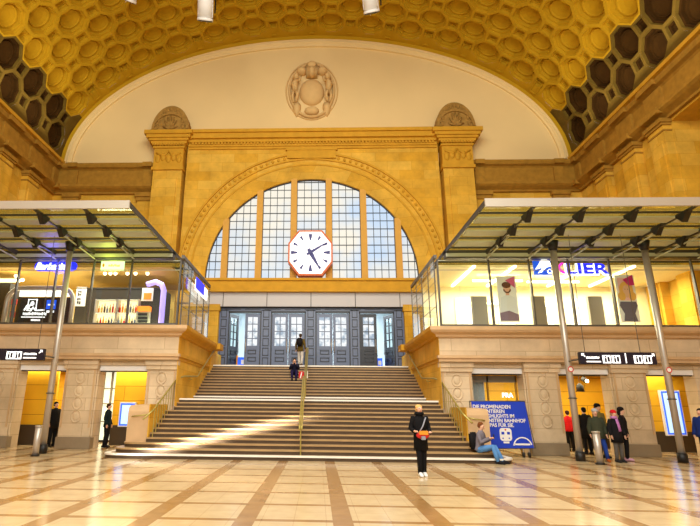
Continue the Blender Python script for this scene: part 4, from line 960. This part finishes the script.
for ci, (a, b_) in enumerate(cases):
    for ri, dz in enumerate((.62, 1.2)):
        for k in range(7):
            x = a.x+.07+(b_.x-a.x-.14)*(k+.5)/7; z = a.z-dz+.001; cn = cols[(k*5+ri*2+ci) % 6]; h = .3+.1*((k*7+ri*3+ci) % 3)/2
            o = bott.get(cn)
            if o is None:
                g = G(); g.smooth = True; g.loft([(0, 0, 0, .032, .032), (0, 0, .2, .034, .034), (0, 0, .25, .014, .014), (0, 0, .34, .013, .013)], 10); o = g.build('bottle', M[cn]); bott[cn] = o
            else: o = o.copy(); C.objects.link(o)
            o.location = (x, YL+.14, z); o.scale = (1.3, 1.3, h/.34*1.1)
            tag(o, 'small bottle in the %s lit case on the %s shelf' % (['left', 'right'][ci], ['upper', 'lower'][ri]), 'bottle', 'bottles on the %s shelf of the %s case' % (['upper', 'lower'][ri], ['left', 'right'][ci]))
t = thing('newspaper_rack', 'grey rack with an orange lit header beside the display cases', 'rack', (at(143, 322, Y=YL).x, YL, TOP))
g = G(); pbox(g, 137, 306, 149, 311, YL, .3); g.build('header', emit('orange_header', srgb(246, 130, 30), 1.0), t)
g = G(); pbox(g, 136.5, 311, 148.5, 324, YL+.1, .2); g.build('body', M['slat'], t)
for k in range(3): g = G(); pbox(g, 138, 313+k*3.6, 147, 315.4+k*3.6, YL+.06, .04); g.build('slot', M['black'], t)
t = thing('menu_poster', 'cream menu poster on the dark kiosk wall above the orange rack', 'poster', (at(147, 296, Y=YL).x, YL+.3, 6))
g = G(); pbox(g, 142.5, 288, 152.5, 301, YL+.28, .04); g.build('sheet', M['white'], t); g = G(); pbox(g, 144, 293, 151, 299.5, YL+.26, .02); g.build('picture', M['orangec'], t)
# purple arch
t = thing('lit_arch', 'pale violet lit arch at the stair end of the left gallery', 'arch', (-6.4, 22, TOP))
a = at(150, 283, Y=22.0); b_ = at(163, 300, Y=22.0); g = G(); g.smooth = True
zt_ = at(155, 282, Y=22).z; g.tube([(b_.x, 22.0, 4.0), (b_.x, 22.0, zt_-.4), (b_.x-.12, 22.0, zt_-.12), (b_.x-.4, 22.0, zt_), (b_.x-.8, 22.0, zt_-.12)], .13, 10); g.build('tube', M['purplelit'], t)
# signs on glass
t = thing('shop_sign', 'blue neon Barbarino sign above the left gallery bar', 'sign', (at(55, 265, Y=20.1).x, 20.1, 7.2))
p = at(35, 270, Y=20.05); q2 = at(75, 270, Y=20.05)
text('Barbarino', .42, M['whiteneon'], t, 'letters', (p.x, 20.03, p.z+.02), .03, shear=.35, bold=.008, xs=(q2.x-p.x)/1.92)
G().prismY(rr((p.x+q2.x)/2, p.z+.16, q2.x-p.x+.1, .4, .18), 20.07, 20.1).build('blue_glow', M['blueneon'], t)  # lit plate standing in for the blue glow around the letters
t = thing('shop_sign', 'lit white and green shop sign right of the Barbarino letters', 'sign', (at(112, 265, Y=20.05).x, 20.05, 7.2))
g = G(); pbox(g, 101.5, 261, 123.5, 270.5, 20.05, .06); g.build('light_box', M['signgreen'], t); p = at(106, 267.5, Y=20.04); scribble(t, p.x+.1, p.x+.6, 20.045, p.z+.03, .12, M['shopyellow']); disc(g2 := G(), p.x-.12, p.z+.1, .05, .08, 20.03, 20.045); g2.build('leaf_mark', M['orangec'], t)
t = thing('shop_sign', 'blue and white lit sign seen edge on beside the stairs on the left gallery', 'sign', (-4.95, 22.2, 6.7))
G().box(-4.98, -4.9, 21.2, 23.4, 6.55, 7.05).build('light_box', M['signtxt'], t); G().box(-4.9, -4.885, 21.0, 22.6, 6.6, 7.1).build('blue_letters', M['blueneon'], t)
# bulbs in the left shop
for k, (x, y) in enumerate(((105, 273.5), (110.5, 273.5), (115.5, 273.5), (127.5, 273.5), (135.5, 273.5), (147.5, 273.5), (16, 276), (22.5, 280))):
    p = at(x, y, Y=21.8); g = G(); g.smooth = True; g.ball((0, 0, 0), .075, 10, 6) if k == 0 else None
    if k == 0: b0 = g.build('spot_bulb', M['bulb']); o = b0
    else: o = b0.copy(); C.objects.link(o)
    o.location = p; tag(o, 'round lit ceiling bulb in the row above the dark kiosk' if k < 6 else ['glowing bulb at the far left of the left gallery, upper', 'glowing bulb at the far left of the left gallery, lower'][k-6], 'lamp', 'bulbs above the dark kiosk' if k < 6 else None)
t = thing('lamp_track', 'thin lighting track carrying the round bulbs in the left gallery shop', 'track', (-7, 21.8, 7.2)); a = at(100, 271.8, Y=21.8); b_ = at(152, 271.8, Y=21.8)
G().box(a.x, b_.x, 21.75, 21.85, a.z-.02, a.z+.03).build('bar', M['steel'], t)
for x in (a.x+.2, b_.x-.2): G().tube([(x, 21.8, a.z), (x, 21.8, 7.5)], .015, 6).build('hanger', M['steel'], t)
o = thing('tube_light', '', 'lamp', (-13.7, 21.5, 7)); G().box(-14.3, -13.1, 21.4, 21.6, 7.0, 7.1).build('tube', M['tube'], o)
for xh_ in (-14.1, -13.3): G().tube([(xh_, 21.5, 7.1), (xh_, 21.5, 7.5)], .01, 5).build('hanger', M['steel'], o)
tag(o, 'bright lamp at the far left edge of the left gallery', 'lamp')

# ------------------------------------------------------------------ passage contents
def screen(label, x0, x1, z0, z1, Y):
    t = thing('advert_screen', label, 'screen', ((x0+x1)/2, Y, z0))
    G().bevbox(x0, x1, Y, Y+.12, z0, z1, .01).build('frame', M['white'], t); G().box(x0+.05, x1-.05, Y-.01, Y, z0+.05, z1-.05).build('display', M['screen'], t)
    g = G(); g.box(x0+.05, x0+.12, Y-.015, Y-.01, z0+.05, z1-.05); g.box(x1-.12, x1-.05, Y-.015, Y-.01, z0+.05, z1-.05); g.box(x0+.12, x1-.12, Y-.015, Y-.01, z0+.05, z0+.12); g.box(x0+.12, x1-.12, Y-.015, Y-.01, z1-.12, z1-.05); g.build('blue_band', M['screenblue'], t); return t
a = at(659, 390, Y=22.6); b_ = at(688, 436, Y=22.6)
screen('bright blue and white advertising screen in the passage at the far right', a.x, b_.x, b_.z, a.z, 22.6)
a = at(120, 402, Y=22.4); b_ = at(134, 427, Y=22.4)
screen('small blue framed advertising screen in the passage left of the stairs', a.x, b_.x, b_.z, a.z, 22.4)
# walls in the passages carrying them
for (nm, x0, x1, y) in (('wall_inner_1', 13.0, 16.6, 22.75), ('wall_inner_2', -8.6, -5.5, 22.55), ('wall_inner_3', -13.2, -10.95, 22.0)):
    struct(G().box(x0, x1, y, y+.15, .82, 3.42).build(nm, M['yellow'])); struct(G().box(x0, x1, y-.06, y+.18, 0, .82).build('baseboard_'+nm[-1], M['darkbase']))
t = thing('light_strip', 'slanted pale green light strip in the far right passage', 'lamp', (13.15, 21.3, 1.0)); G().box(13.12, 13.17, 21.0, 21.05, .9, 2.9).build('tube', M['signgreen'], t)
# lit shop seen through the left passage
t = thing('glazed_shop', 'bright glazed shop front deep in the passage left of the stairs', 'shop', (-9.2, 24.2, 0))
G().box(-10.4, -9.0, 24.22, 24.28, .1, 3.2).build('lit_back', emit('lit_shop_back', srgb(236, 240, 214), .95), t)
for x in (-10.4, -9.8, -9.4, -9.05): G().box(x-.04, x+.04, 24.1, 24.2, 0, 3.2).build('post', M['greypanel'], t)
for z in (.9, 1.7, 2.4): G().box(-10.4, -9.05, 24.12, 24.18, z, z+.05).build('rail', M['greypanel'], t)
# shop window behind banner
t = thing('shop_window', 'shop window with grey curtain behind the blue banner', 'window', (7.4, 21.0, 0))
G().box(6.5, 8.4, 21.05, 21.07, .1, 2.96).build('pane', M['glass'], t)
g = G()
for k in range(9): g.smooth = True; g.tube([(6.55+k*.075, 21.3, .1), (6.55+k*.075, 21.3, 2.75)], .05, 8)
g.build('curtain', cloth('greycurtain', 168, 170, 172), t)
for x in (7.25, 8.38): G().box(x-.03, x+.03, 21.0, 21.1, 0, 2.96).build('mullion', M['golddark'], t)
G().box(6.45, 8.42, 21.0, 21.12, 2.7, 2.96).build('header', M['greypanel'], t)
text('PRA', .24, M['signtxt'], t, 'lettering', (7.78, 20.98, 2.12), .01, bold=.01)
p = at(587, 381, Y=22.5); t = thing('passage_spotlight', 'glowing spotlight under the ceiling of the middle right passage', 'lamp', p)
g = G(); g.smooth = True; g.ball(p, .07); g.build('lens', M['bulb'], t); g = G(); g.smooth = True; g.tube([p+Vector((.0, .05, 0)), p+Vector((.0, .3, .1))], .1, 10); g.tube([p+Vector((0, .2, .05)), p+Vector((0, .2, .55))], .02, 6); g.build('housing', M['black'], t)
p = at(580, 388, Y=22.5); t = thing('pendant_lamp', 'dark hanging lamp in the middle right passage', 'lamp', p)
g = G(); g.smooth = True; g.loft([(p.x, p.y, p.z-.15, .16, .16), (p.x, p.y, p.z+.1, .13, .13), (p.x, p.y, p.z+.2, .04, .04)], 12); g.build('shade', M['black'], t); G().tube([p+Vector((0, 0, .15)), (p.x, p.y, 3.35)], .01, 5).build('cord', M['black'], t)
# ------------------------------------------------------------------ people
def skin_body(name, chains, mat, loc=(0, 0, 0), rz=0):
    """chains: list of (list of (x,y,z,r) , attach) ; attach = (chain index, vertex index) or None for a separate island"""
    vs = []; es = []; rad = []; roots = []; idx = []
    for ch, att in chains:
        ids = []
        prev = None
        if att is not None: prev = idx[att[0]][att[1]]
        for (x, y, z, r) in ch:
            vs.append((x, y, z)); rad.append(r); k = len(vs)-1; ids.append(k)
            if prev is not None: es.append((prev, k))
            elif att is None: roots.append(k)
            prev = k
        idx.append(ids)
    me = bpy.data.meshes.new(name); me.from_pydata(vs, es, []); me.materials.append(mat)
    o = bpy.data.objects.new(name, me); C.objects.link(o); o.location = loc; o.rotation_euler = (0, 0, rz)
    md = o.modifiers.new('skin', 'SKIN'); md.use_smooth_shade = True
    if not me.skin_vertices: 
        bpy.context.view_layer.objects.active = o; bpy.context.view_layer.update()
    if not me.skin_vertices: me.attributes.new  # layer is made with the modifier below
    return o, rad, roots
def finish_skin(o, rad, roots):
    bm = bmesh.new(); bm.from_mesh(o.data); lay = bm.verts.layers.skin.verify()
    for i, v in enumerate(bm.verts):
        sv = v[lay]; r = rad[i]; sv.radius = r if isinstance(r, tuple) else (r, r); sv.use_root = i in roots
    bm.to_mesh(o.data); bm.free()
    s = o.modifiers.new('sub', 'SUBSURF'); s.levels = 1; s.render_levels = 1
def limb(g, pts, rads, n=10):
    """tapered cloth tube with extra mid sections and round ends"""
    P = [Vector(p) for p in pts]; q = []; r = []
    for i in range(len(P)-1):
        for t_ in (0, .5): q.append(P[i].lerp(P[i+1], t_)); r.append(rads[i]*(1-t_)+rads[i+1]*t_)
    q.append(P[-1]); r.append(rads[-1]); d = (q[0]-q[1]).normalized()
    q = [q[0]+d*r[0]*.7]+q; r = [r[0]*.45]+r
    g.tube(q, r, n)
def person(label, loc, rz, J=None, H=1.72, top=('coat', (30, 30, 30)), legs=('trousers', (40, 40, 50)), shoes=(30, 30, 30), hair=(70, 45, 25), hat=None, long_hair=False, hem=.80, coat_name='jacket', scarf=None, bulk=1.0, skinm=None):
    S = H/1.72
    D = dict(pelvis=(0, 0, .96), waist=(0, 0, 1.08), chest=(0, 0, 1.27), neck=(0, .01, 1.47), head=(0, -.01, 1.62), shL=(.17, 0, 1.40), elL=(.24, .02, 1.13), wrL=(.25, -.08, .90), shR=(-.17, 0, 1.40), elR=(-.24, .02, 1.13), wrR=(-.25, -.08, .90), hipL=(.085, 0, .92), knL=(.095, -.02, .50), anL=(.1, .02, .09), hipR=(-.085, 0, .92), knR=(-.095, -.02, .50), anR=(-.1, .02, .09), hdL=(0, -.03, -1), hdR=(0, -.03, -1), toeL=(0, -1, 0), toeR=(0, -1, 0), face=(0, -1, 0))
    if J: D.update(J)
    V = {k: (Vector(v)*S if k[:2] not in ('hd', 'to', 'fa') else Vector(v).normalized()) for k, v in D.items()}
    hd = V['head']; f = V['face']; rt = Vector((0, 0, 1)).cross(f)*-1; up = Vector((0, 0, 1))
    T = lambda v, r: (v.x, v.y, v.z, r)
    ch = []
    ch.append(([T(V['pelvis'], .1*S), T(V['waist'], .1*S), T(V['chest'], .125*S), T(V['neck']-up*.03, .06*S), T(V['neck']+up*.05*S, .052*S), T(hd-up*.05*S+f*.01, .07*S), T(hd+up*.02*S, .088*S), T(hd+up*.085*S, .066*S)], None))
    ch.append(([T(hd-up*.005*S+f*.095*S, .014*S), T(hd-up*.02*S+f*.115*S, .012*S)], (0, 6)))
    for s in 'LR':
        sg = 1 if s == 'L' else -1
        ch.append(([T(V['sh'+s], .055*S), T(V['el'+s], .042*S), T(V['wr'+s], .028*S), T(V['wr'+s]+V['hd'+s]*.06*S, .032*S)], (0, 2)))
        ch.append(([T(V['hip'+s], .07*S), T(V['kn'+s], .05*S), T(V['an'+s], .036*S), T(V['an'+s]+V['toe'+s]*.12*S-up*.04*S, .032*S)], (0, 0)))
        base = V['wr'+s]+V['hd'+s]*.05*S; h = V['hd'+s]; side = h.cross(up) if abs(h.z) < .8 else Vector((0, 1, 0)); side.normalize(); nrm = h.cross(side)
        for k, ln in enumerate((.07, .08, .075, .06)):
            b0 = base+side*(k-1.5)*.017*S; ch.append(([T(b0, .009*S), T(b0+h*ln*.6*S, .009*S), T(b0+h*ln*.95*S+nrm*.02*S, .008*S), T(b0+h*ln*1.1*S+nrm*.045*S, .007*S)], None))
        b0 = V['wr'+s]+h*.02*S; ch.append(([T(b0-side*.02*S, .011*S), T(b0-side*.045*S+h*.03*S, .01*S), T(b0-side*.05*S+h*.065*S+nrm*.015*S, .008*S)], None))
    for sg in (-1, 1): e = hd+rt*sg*.075*S; ch.append(([T(e+rt*sg*-.02*S, .012*S), T(e+rt*sg*.012*S+up*.012*S, .014*S)], None))
    body, rad, roots = skin_body('person', ch, skinm or M['skin']); finish_skin(body, rad, roots)
    body.location = loc; body.rotation_euler = (0, 0, rz); tag(body, label, 'person')
    def child(g, name, mat):
        g.smooth = True; o = g.build(name, mat); o.parent = body
        return o
    # face details
    for sg in (-1, 1):
        g = G(); g.smooth = True; g.ball(hd+rt*sg*.032*S+f*.078*S+up*.012*S, (.012*S, .012*S, .008*S), 8, 6); child(g, 'eye', M['eye'])
    g = G(); g.smooth = True; g.ball(hd+f*.082*S-up*.052*S, (.024*S, .012*S, .008*S), 8, 6); child(g, 'mouth', M['lips'])
    # hair or hat
    g = G(); g.smooth = True; c = hd+up*.05*S-f*.03*S; g.ball(c, (.09*S, .09*S, .078*S), 16, 10)
    if long_hair: g.ball(c-up*.09*S-f*.045*S, (.088*S, .06*S, .12*S), 14, 8)
    else: g.ball(c-up*.05*S-f*.035*S, (.08*S, .065*S, .075*S), 14, 8)
    child(g, 'hair', cloth('hair%d_%d_%d' % hair, *hair))
    if hat:
        g = G(); g.smooth = True; c = hd+up*.085*S-f*.015*S; g.ball(c, (.098*S, .104*S, .08*S), 16, 8); g.loft([(c.x, c.y, c.z-.035*S, .103*S, .109*S), (c.x, c.y, c.z+.01*S, .103*S, .109*S)], 18)
        child(g, 'hat', cloth('hat%d_%d_%d' % hat, *hat))
    # trousers
    B = bulk; cm = cloth('%s%d_%d_%d' % ((legs[0],)+legs[1]), *legs[1]); g = G(); g.smooth = True
    for s in 'LR': limb(g, [V['pelvis'].lerp(V['hip'+s], .8), V['kn'+s], V['an'+s]-up*.015*S], [.108*S, .074*S, .058*S], 12)
    g.ball(V['pelvis']-up*.01, (.15*S, .115*S, .12*S)); child(g, legs[0], cm)
    for s in 'LR':
        g = G(); a = V['an'+s]; tt = V['toe'+s]; g.smooth = True
        side = Vector((0, 0, 1)).cross(tt).normalized(); lo = a.z-.085*S
        secs = [(-.085, .036, .09), (-.05, .048, .12), (.03, .05, .125), (.09, .053, .09), (.16, .048, .07), (.2, .028, .04)]
        vs = []
        for (d_, w_, h_) in secs:
            c_ = a+tt*d_*S
            for q_ in range(8):
                an_ = 2*PI*q_/8; p_ = c_+side*w_*S*math.cos(an_); p_.z = lo+h_*S/2+h_*S/2*math.sin(an_) if abs(tt.z) < .3 else p_.z-.03*S+h_*S/2*math.sin(an_); vs.append(p_)
        m_ = len(secs); g.add(vs, [(i*8+k, i*8+(k+1) % 8, (i+1)*8+(k+1) % 8, (i+1)*8+k) for i in range(m_-1) for k in range(8)]+[tuple(range(8)), tuple(range((m_-1)*8, m_*8))])
        child(g, 'shoe', cloth('shoe%d_%d_%d' % shoes, *shoes))
    # coat: torso + sleeves
    g = G(); g.smooth = True; p, w, c, nk = V['pelvis'], V['waist'], V['chest'], V['neck']
    drop = (p-w).normalized() if (p-w).length > 0 else -up
    secs = []
    hemv = p-up*(.96-hem)*S if not (J and 'sit' in J) else p-up*.04*S
    secs = [(hemv.x, hemv.y, hemv.z, .185*S*B, .15*S*B), (p.x, p.y, p.z, .175*S*B, .14*S*B), (w.x, w.y, w.z, .155*S*B, .125*S*B), (c.x, c.y, c.z, .185*S*B, .135*S*B), ((c.x+nk.x)/2, (c.y+nk.y)/2, nk.z-.07*S, .17*S*B, .11*S*B), (nk.x, nk.y, nk.z-.02*S, .1*S, .085*S), (nk.x, nk.y, nk.z+.03*S, .07*S, .07*S)]
    g.loft(secs, 18)
    for s in 'LR':
        sh = V['sh'+s]; limb(g, [sh*.94+c*.06, V['el'+s], V['wr'+s]], [.075*S*B, .062*S*B, .047*S*B], 12); g.ball(sh-up*.01*S, .069*S*B, 12, 8)
    child(g, coat_name, cloth('%s%d_%d_%d' % ((top[0],)+top[1]), *top[1]))
    if scarf:
        g = G(); g.smooth = True; g.tube([(nk.x+.085*S*math.cos(a_), nk.y+.085*S*math.sin(a_), nk.z+.04*S) for a_ in [k*PI/6 for k in range(13)]], .045*S, 8); child(g, 'scarf', cloth('scarf%d_%d_%d' % scarf, *scarf))
    return body, V, child, S
def gz(px_, py_): p = at(px_, py_, Z=0); return (p.x, p.y, 0)

# woman in the foreground
b, V, ch, S = person('woman in long black coat and white trainers walking in front of the stairs', (3.03, 13.62, 0), math.radians(4),
    J=dict(elL=(.235, .03, 1.14), wrL=(.2, -.2, 1.06), elR=(-.235, .03, 1.14), wrR=(-.2, -.2, 1.08), hdL=(-.3, -1, .2), hdR=(.3, -1, .2), knR=(-.06, -.05, .5), anR=(-.06, -.04, .085), knL=(.07, .02, .5), anL=(.07, .06, .085), face=(.15, -1, .1), head=(.0, -.02, 1.62)),
    H=1.72, top=('coat', (16, 15, 18)), legs=('leggings', (18, 17, 20)), shoes=(240, 240, 240), hair=(226, 180, 110), hem=.62, coat_name='coat', scarf=(14, 13, 16))
g = G(); g.smooth = True; g.tube([(.13*S, -.12, 1.42*S), (.02, -.2*S, 1.2*S), (-.1*S, -.2*S, 1.02*S)], [(.02, .012)]*3, 8); ch(g, 'bag_strap', cloth('greystrap', 150, 150, 160))
hb = G(); hb.smooth = True; hb.ball((.0, -.24*S, .99*S), (.17*S, .07*S, .085*S), 14, 8); o = hb.build('shoulder_bag', M['red']); tag(o, 'red shoulder bag with an orange flap held in front by the woman in black', 'bag'); o.location = (3.03, 13.62, 0); o.rotation_euler = (0, 0, math.radians(4))
hb = G(); hb.bevbox(-.1*S, .12*S, -.33*S, -.27*S, 1.0*S, 1.1*S, .01); fl = hb.build('orange_flap', M['orangec']); fl.parent = o
hb = G(); hb.bevbox(-.06*S, .05*S, -.33*S, -.28*S, .88*S, .97*S, .01); fl = hb.build('grey_tag', cloth('greystrap', 150, 150, 160)); fl.parent = o

# man sitting at the foot of the stairs (faces right)
seat = .45
b, V, ch, S = person('man in grey jacket and blue jeans sitting on the bottom steps with a phone', (5.6, 17.27, 0), math.radians(52),
    J=dict(pelvis=(0, 0, .41), waist=(0, -.02, .54), chest=(0, -.06, .74), neck=(0, -.08, .94), head=(0, -.12, 1.09), shL=(.17, -.07, .87), elL=(.22, -.12, .62), wrL=(.1, -.34, .72), shR=(-.17, -.07, .87), elR=(-.22, -.14, .62), wrR=(-.06, -.36, .74), hipL=(.09, -.03, .40), knL=(.14, -.45, .48), anL=(.12, -.66, .09), hipR=(-.09, -.03, .40), knR=(-.1, -.46, .5), anR=(-.12, -.60, .09), hdL=(-.3, -1, .4), hdR=(.3, -1, .4), face=(0, -1, -.25), sit=(0, 0, 0)),
    H=1.75, top=('jacket', (122, 116, 126)), legs=('jeans', (88, 140, 200)), shoes=(28, 28, 34), hair=(120, 70, 36), hem=.9)
g = G(); g.smooth = True; g.bevbox(-.17, .17, .08, .28, .4, .92, .05); ch(g, 'backpack', cloth('black_bag', 24, 22, 24)); g = G(); g.bevbox(-.035, .035, -.50, -.485, .74, .88, .004); o = ch(g, 'phone', M['black'])

# man at the doors seen from behind
b, V, ch, S = person('man in olive jacket with a black backpack at the top of the stairs', (-.52, 26.75, TOP), math.radians(170),
    J=dict(knL=(.1, -.12, .52), anL=(.09, -.1, .09), knR=(-.1, .0, .5), anR=(-.09, .16, .1)), H=1.68, top=('jacket', (104, 84, 32)), legs=('trousers', (206, 200, 190)), shoes=(110, 90, 70), hair=(60, 44, 24), hem=.78)
g = G(); g.smooth = True; g.bevbox(-.16, .16, .12, .34, 1.0, 1.45, .06); ch(g, 'backpack', cloth('black_bag', 24, 22, 24))

# seated person high on the stairs, with bag
ys_ = stepY(21); zs_ = .15*21
b, V, ch, S = person('person in dark clothes with pale face sitting high on the stairs by the central rail', (-.75, ys_+.2, zs_), 0,
    J=dict(pelvis=(0, 0, .1), waist=(0, -.02, .22), chest=(0, -.08, .42), neck=(0, -.12, .62), head=(0, -.16, .76), shL=(.17, -.1, .55), elL=(.22, -.28, .36), wrL=(.07, -.34, .58), shR=(-.17, -.1, .55), elR=(-.22, -.28, .36), wrR=(-.07, -.34, .58), hipL=(.09, -.02, .1), knL=(.12, -.42, .22), anL=(.1, -.5, -.2), hipR=(-.09, -.02, .1), knR=(-.12, -.42, .22), anR=(-.1, -.5, -.2), hdL=(-.2, -.3, 1), hdR=(.2, -.3, 1), sit=(0, 0, 0)),
    H=1.66, top=('jacket', (26, 24, 44)), legs=('trousers', (34, 26, 66)), shoes=(20, 20, 24), hair=(40, 26, 20), long_hair=True)
yb = stepY(20)
t = thing('carrier_bag', 'red and white carrier bag beside the seated person on the stairs', 'bag', (-.38, yb+.1, 3.0))
g = G(); g.bevbox(-.52, -.26, stepY(20)+.02, stepY(20)+.2, 3.0, 3.34, .02); g.build('body', M['red'], t)
g = G(); g.prismY([(-.47, 3.02), (-.40, 3.3), (-.36, 3.3), (-.41, 3.02)], stepY(20)+.0, stepY(20)+.02); g.build('white_stripe', M['white'], t)
t = thing('carrier_bag', 'white carrier bag leaning on the central rail next to the red one', 'bag', (-.28, yb+.15, 3.0)); g = G(); g.bevbox(-.27, -.08, stepY(20)+.08, stepY(20)+.24, 3.0, 3.4, .03); g.build('body', M['nosing'], t)
g = G(); g.tube([(-.22, stepY(20)+.15, 3.38), (-.19, stepY(20)+.15, 3.48), (-.15, stepY(20)+.15, 3.48), (-.13, stepY(20)+.15, 3.38)], .01, 6); g.build('handle', M['white'], t)

# group on the right
person('person in dark jacket, grey knitted hat and blue jeans beside the right litter bin', (9.85, 18.15, 0), math.radians(-15), J=dict(anL=(.2, -.02, .09), knL=(.16, -.03, .5), anR=(-.12, 0, .09)), H=1.66, top=('jacket', (58, 62, 46)), legs=('jeans', (34, 64, 150)), shoes=(170, 84, 30), hair=(180, 176, 176), hat=(186, 186, 190), hem=.76, bulk=1.25)
b, V, ch, S = person('person in black coat with a red hat and violet scarf', (10.35, 17.95, 0), math.radians(8), H=1.62, top=('coat', (22, 20, 24)), legs=('trousers', (92, 86, 80)), shoes=(40, 38, 40), hair=(180, 140, 110), hat=(214, 30, 40), hem=.66, coat_name='coat', scarf=(190, 130, 190), bulk=1.15)
g = G(); g.smooth = True; g.tube([(-.03, -.15, 1.38), (.0, -.18, 1.15), (.03, -.17, .98)], [(.05, .02)]*3, 8); ch(g, 'scarf_end', cloth('violet_scarf', 184, 120, 186))
b, V, ch, S = person('person in black with a dark cap and black handbag at the right of the group', (10.95, 18.55, 0), math.radians(60), H=1.72, top=('jacket', (26, 22, 22)), legs=('trousers', (22, 20, 24)), shoes=(206, 160, 180), hair=(28, 22, 18), hat=(24, 20, 20), hem=.8, long_hair=True)
g = G(); g.bevbox(-.42, -.2, -.1, .12, .8, 1.05, .03); g.tube([(-.3, 0, 1.05), (-.25, 0, 1.4)], .012, 6); ch(g, 'handbag', cloth('black_bag', 24, 22, 24))
person('person in a camouflage olive top and black cap standing behind the group', (10.72, 19.6, 0), math.radians(20), H=1.84, top=('jacket', (120, 108, 60)), legs=('trousers', (46, 44, 36)), shoes=(30, 28, 26), hair=(34, 26, 18), hat=(22, 20, 20), hem=.8)
p = gz(569, 450); person('person in a red jacket and black trousers walking away in the middle right passage', (11.0, 22.6, 0), math.radians(175), H=1.62, top=('jacket', (206, 26, 30)), legs=('trousers', (20, 18, 20)), shoes=(30, 26, 24), hair=(60, 30, 18), hem=.84, bulk=1.15)
person('person in a black coat seen from behind next to the red jacket in the passage', (10.85, 20.9, 0), math.radians(180), H=1.74, top=('coat', (20, 18, 18)), legs=('trousers', (18, 16, 18)), shoes=(22, 20, 20), hair=(24, 18, 14), hem=.6, coat_name='coat', bulk=1.2)
person('person in a navy jacket at the far right edge', (12.95, 17.6, 0), math.radians(-60), H=1.72, top=('jacket', (24, 44, 110)), legs=('trousers', (28, 28, 44)), shoes=(30, 28, 28), hair=(50, 34, 22), hem=.84, bulk=1.25)
person('dark silhouette of a person standing by the left passage next to the pole', (-10.38, 21.05, 0), math.radians(60), H=1.75, top=('coat', (18, 16, 16)), legs=('trousers', (16, 15, 16)), shoes=(18, 16, 16), hair=(18, 14, 12), hem=.7, coat_name='coat', bulk=1.15)
person('person in dark jacket standing at the pier left of the stairs', (-8.2, 21.15, 0), math.radians(90), H=1.7, top=('jacket', (14, 30, 32)), legs=('trousers', (16, 16, 20)), shoes=(18, 16, 16), hair=(60, 34, 18), hem=.8)

# ------------------------------------------------------------------ light
W = bpy.data.worlds.new('world'); sc.world = W; W.use_nodes = True
bg = W.node_tree.nodes['Background']; bg.inputs[0].default_value = (1.0, .96, .86, 1); bg.inputs[1].default_value = .6
def area(name, loc, size, power, col, rot, sy=None, spread=PI):
    l = bpy.data.lights.new(name, 'AREA'); l.energy = power; l.color = col; l.size = size; l.spread = spread
    if sy: l.shape = 'RECTANGLE'; l.size_y = sy
    o = bpy.data.objects.new(name, l); C.objects.link(o); o.location = loc; o.rotation_euler = rot; return o
def point(name, loc, power, col, r=.3):
    l = bpy.data.lights.new(name, 'POINT'); l.energy = power; l.color = col; l.shadow_soft_size = r
    o = bpy.data.objects.new(name, l); C.objects.link(o); o.location = loc; return o
WARM = (1, .9, .66)
area('hall_overhead_fill', (0, 9, 20), 14, 3600, (1, .97, .86), (math.radians(18), 0, 0), 10)  # unseen soft panel added overhead to brighten the hall
area('hall_front_fill', (0, -3, 14), 18, 3600, (1, .975, .9), (math.radians(78), 0, 0), 10)  # unseen soft fill added behind the camera for the facade
for s in (-1, 1):
    area('cornice_uplight', (s*15.6, 16, 17.6), .5, 350, WARM, (PI, 0, 0), 22)
    # under the galleries
    area('passage_light', (s*11, 22.5, 3.1), 9, 300, (1, .86, .55), (0, 0, 0), 1.6)
    area('gallery_light', (s*11, 22.6, 7.3), 9, 900 if s > 0 else 500, (1, .93, .74), (0, 0, 0), 2.5)
area('vestibule_light', (0, 32, 8.0), 8, 700, (.85, .93, 1), (0, 0, 0), 3)
area('shop_ceiling_fill', (-11, 22.4, 5.0), 9, 420, (1, .86, .5), (PI, 0, 0), 1.2)  # unseen upward panel added to brighten the left shop ceiling
point('neon_spill', (-10.6, 19.3, 7.25), 45, (.1, .1, 1), .3); point('green_spill', (-8.2, 19.3, 7.3), 30, (.8, 1, .1), .3)
# low sunbeam on the steps, cast by a narrow lamp added inside the hall
d = Vector((3.1, 1.45, -.22)).normalized()
o = area('sunbeam', Vector((-4.9, 17.2, .35))-d*11.5+Vector((0, 0, .5)), .3, 60, (1, .95, .82), (0, 0, 0), 1.3, math.radians(3))
o.rotation_euler = d.to_track_quat('-Z', 'Y').to_euler()

sc.view_settings.view_transform = 'Standard'; sc.view_settings.look = 'None'; sc.view_settings.exposure = 0; sc.view_settings.gamma = 1; sc.view_settings.use_curve_mapping = False
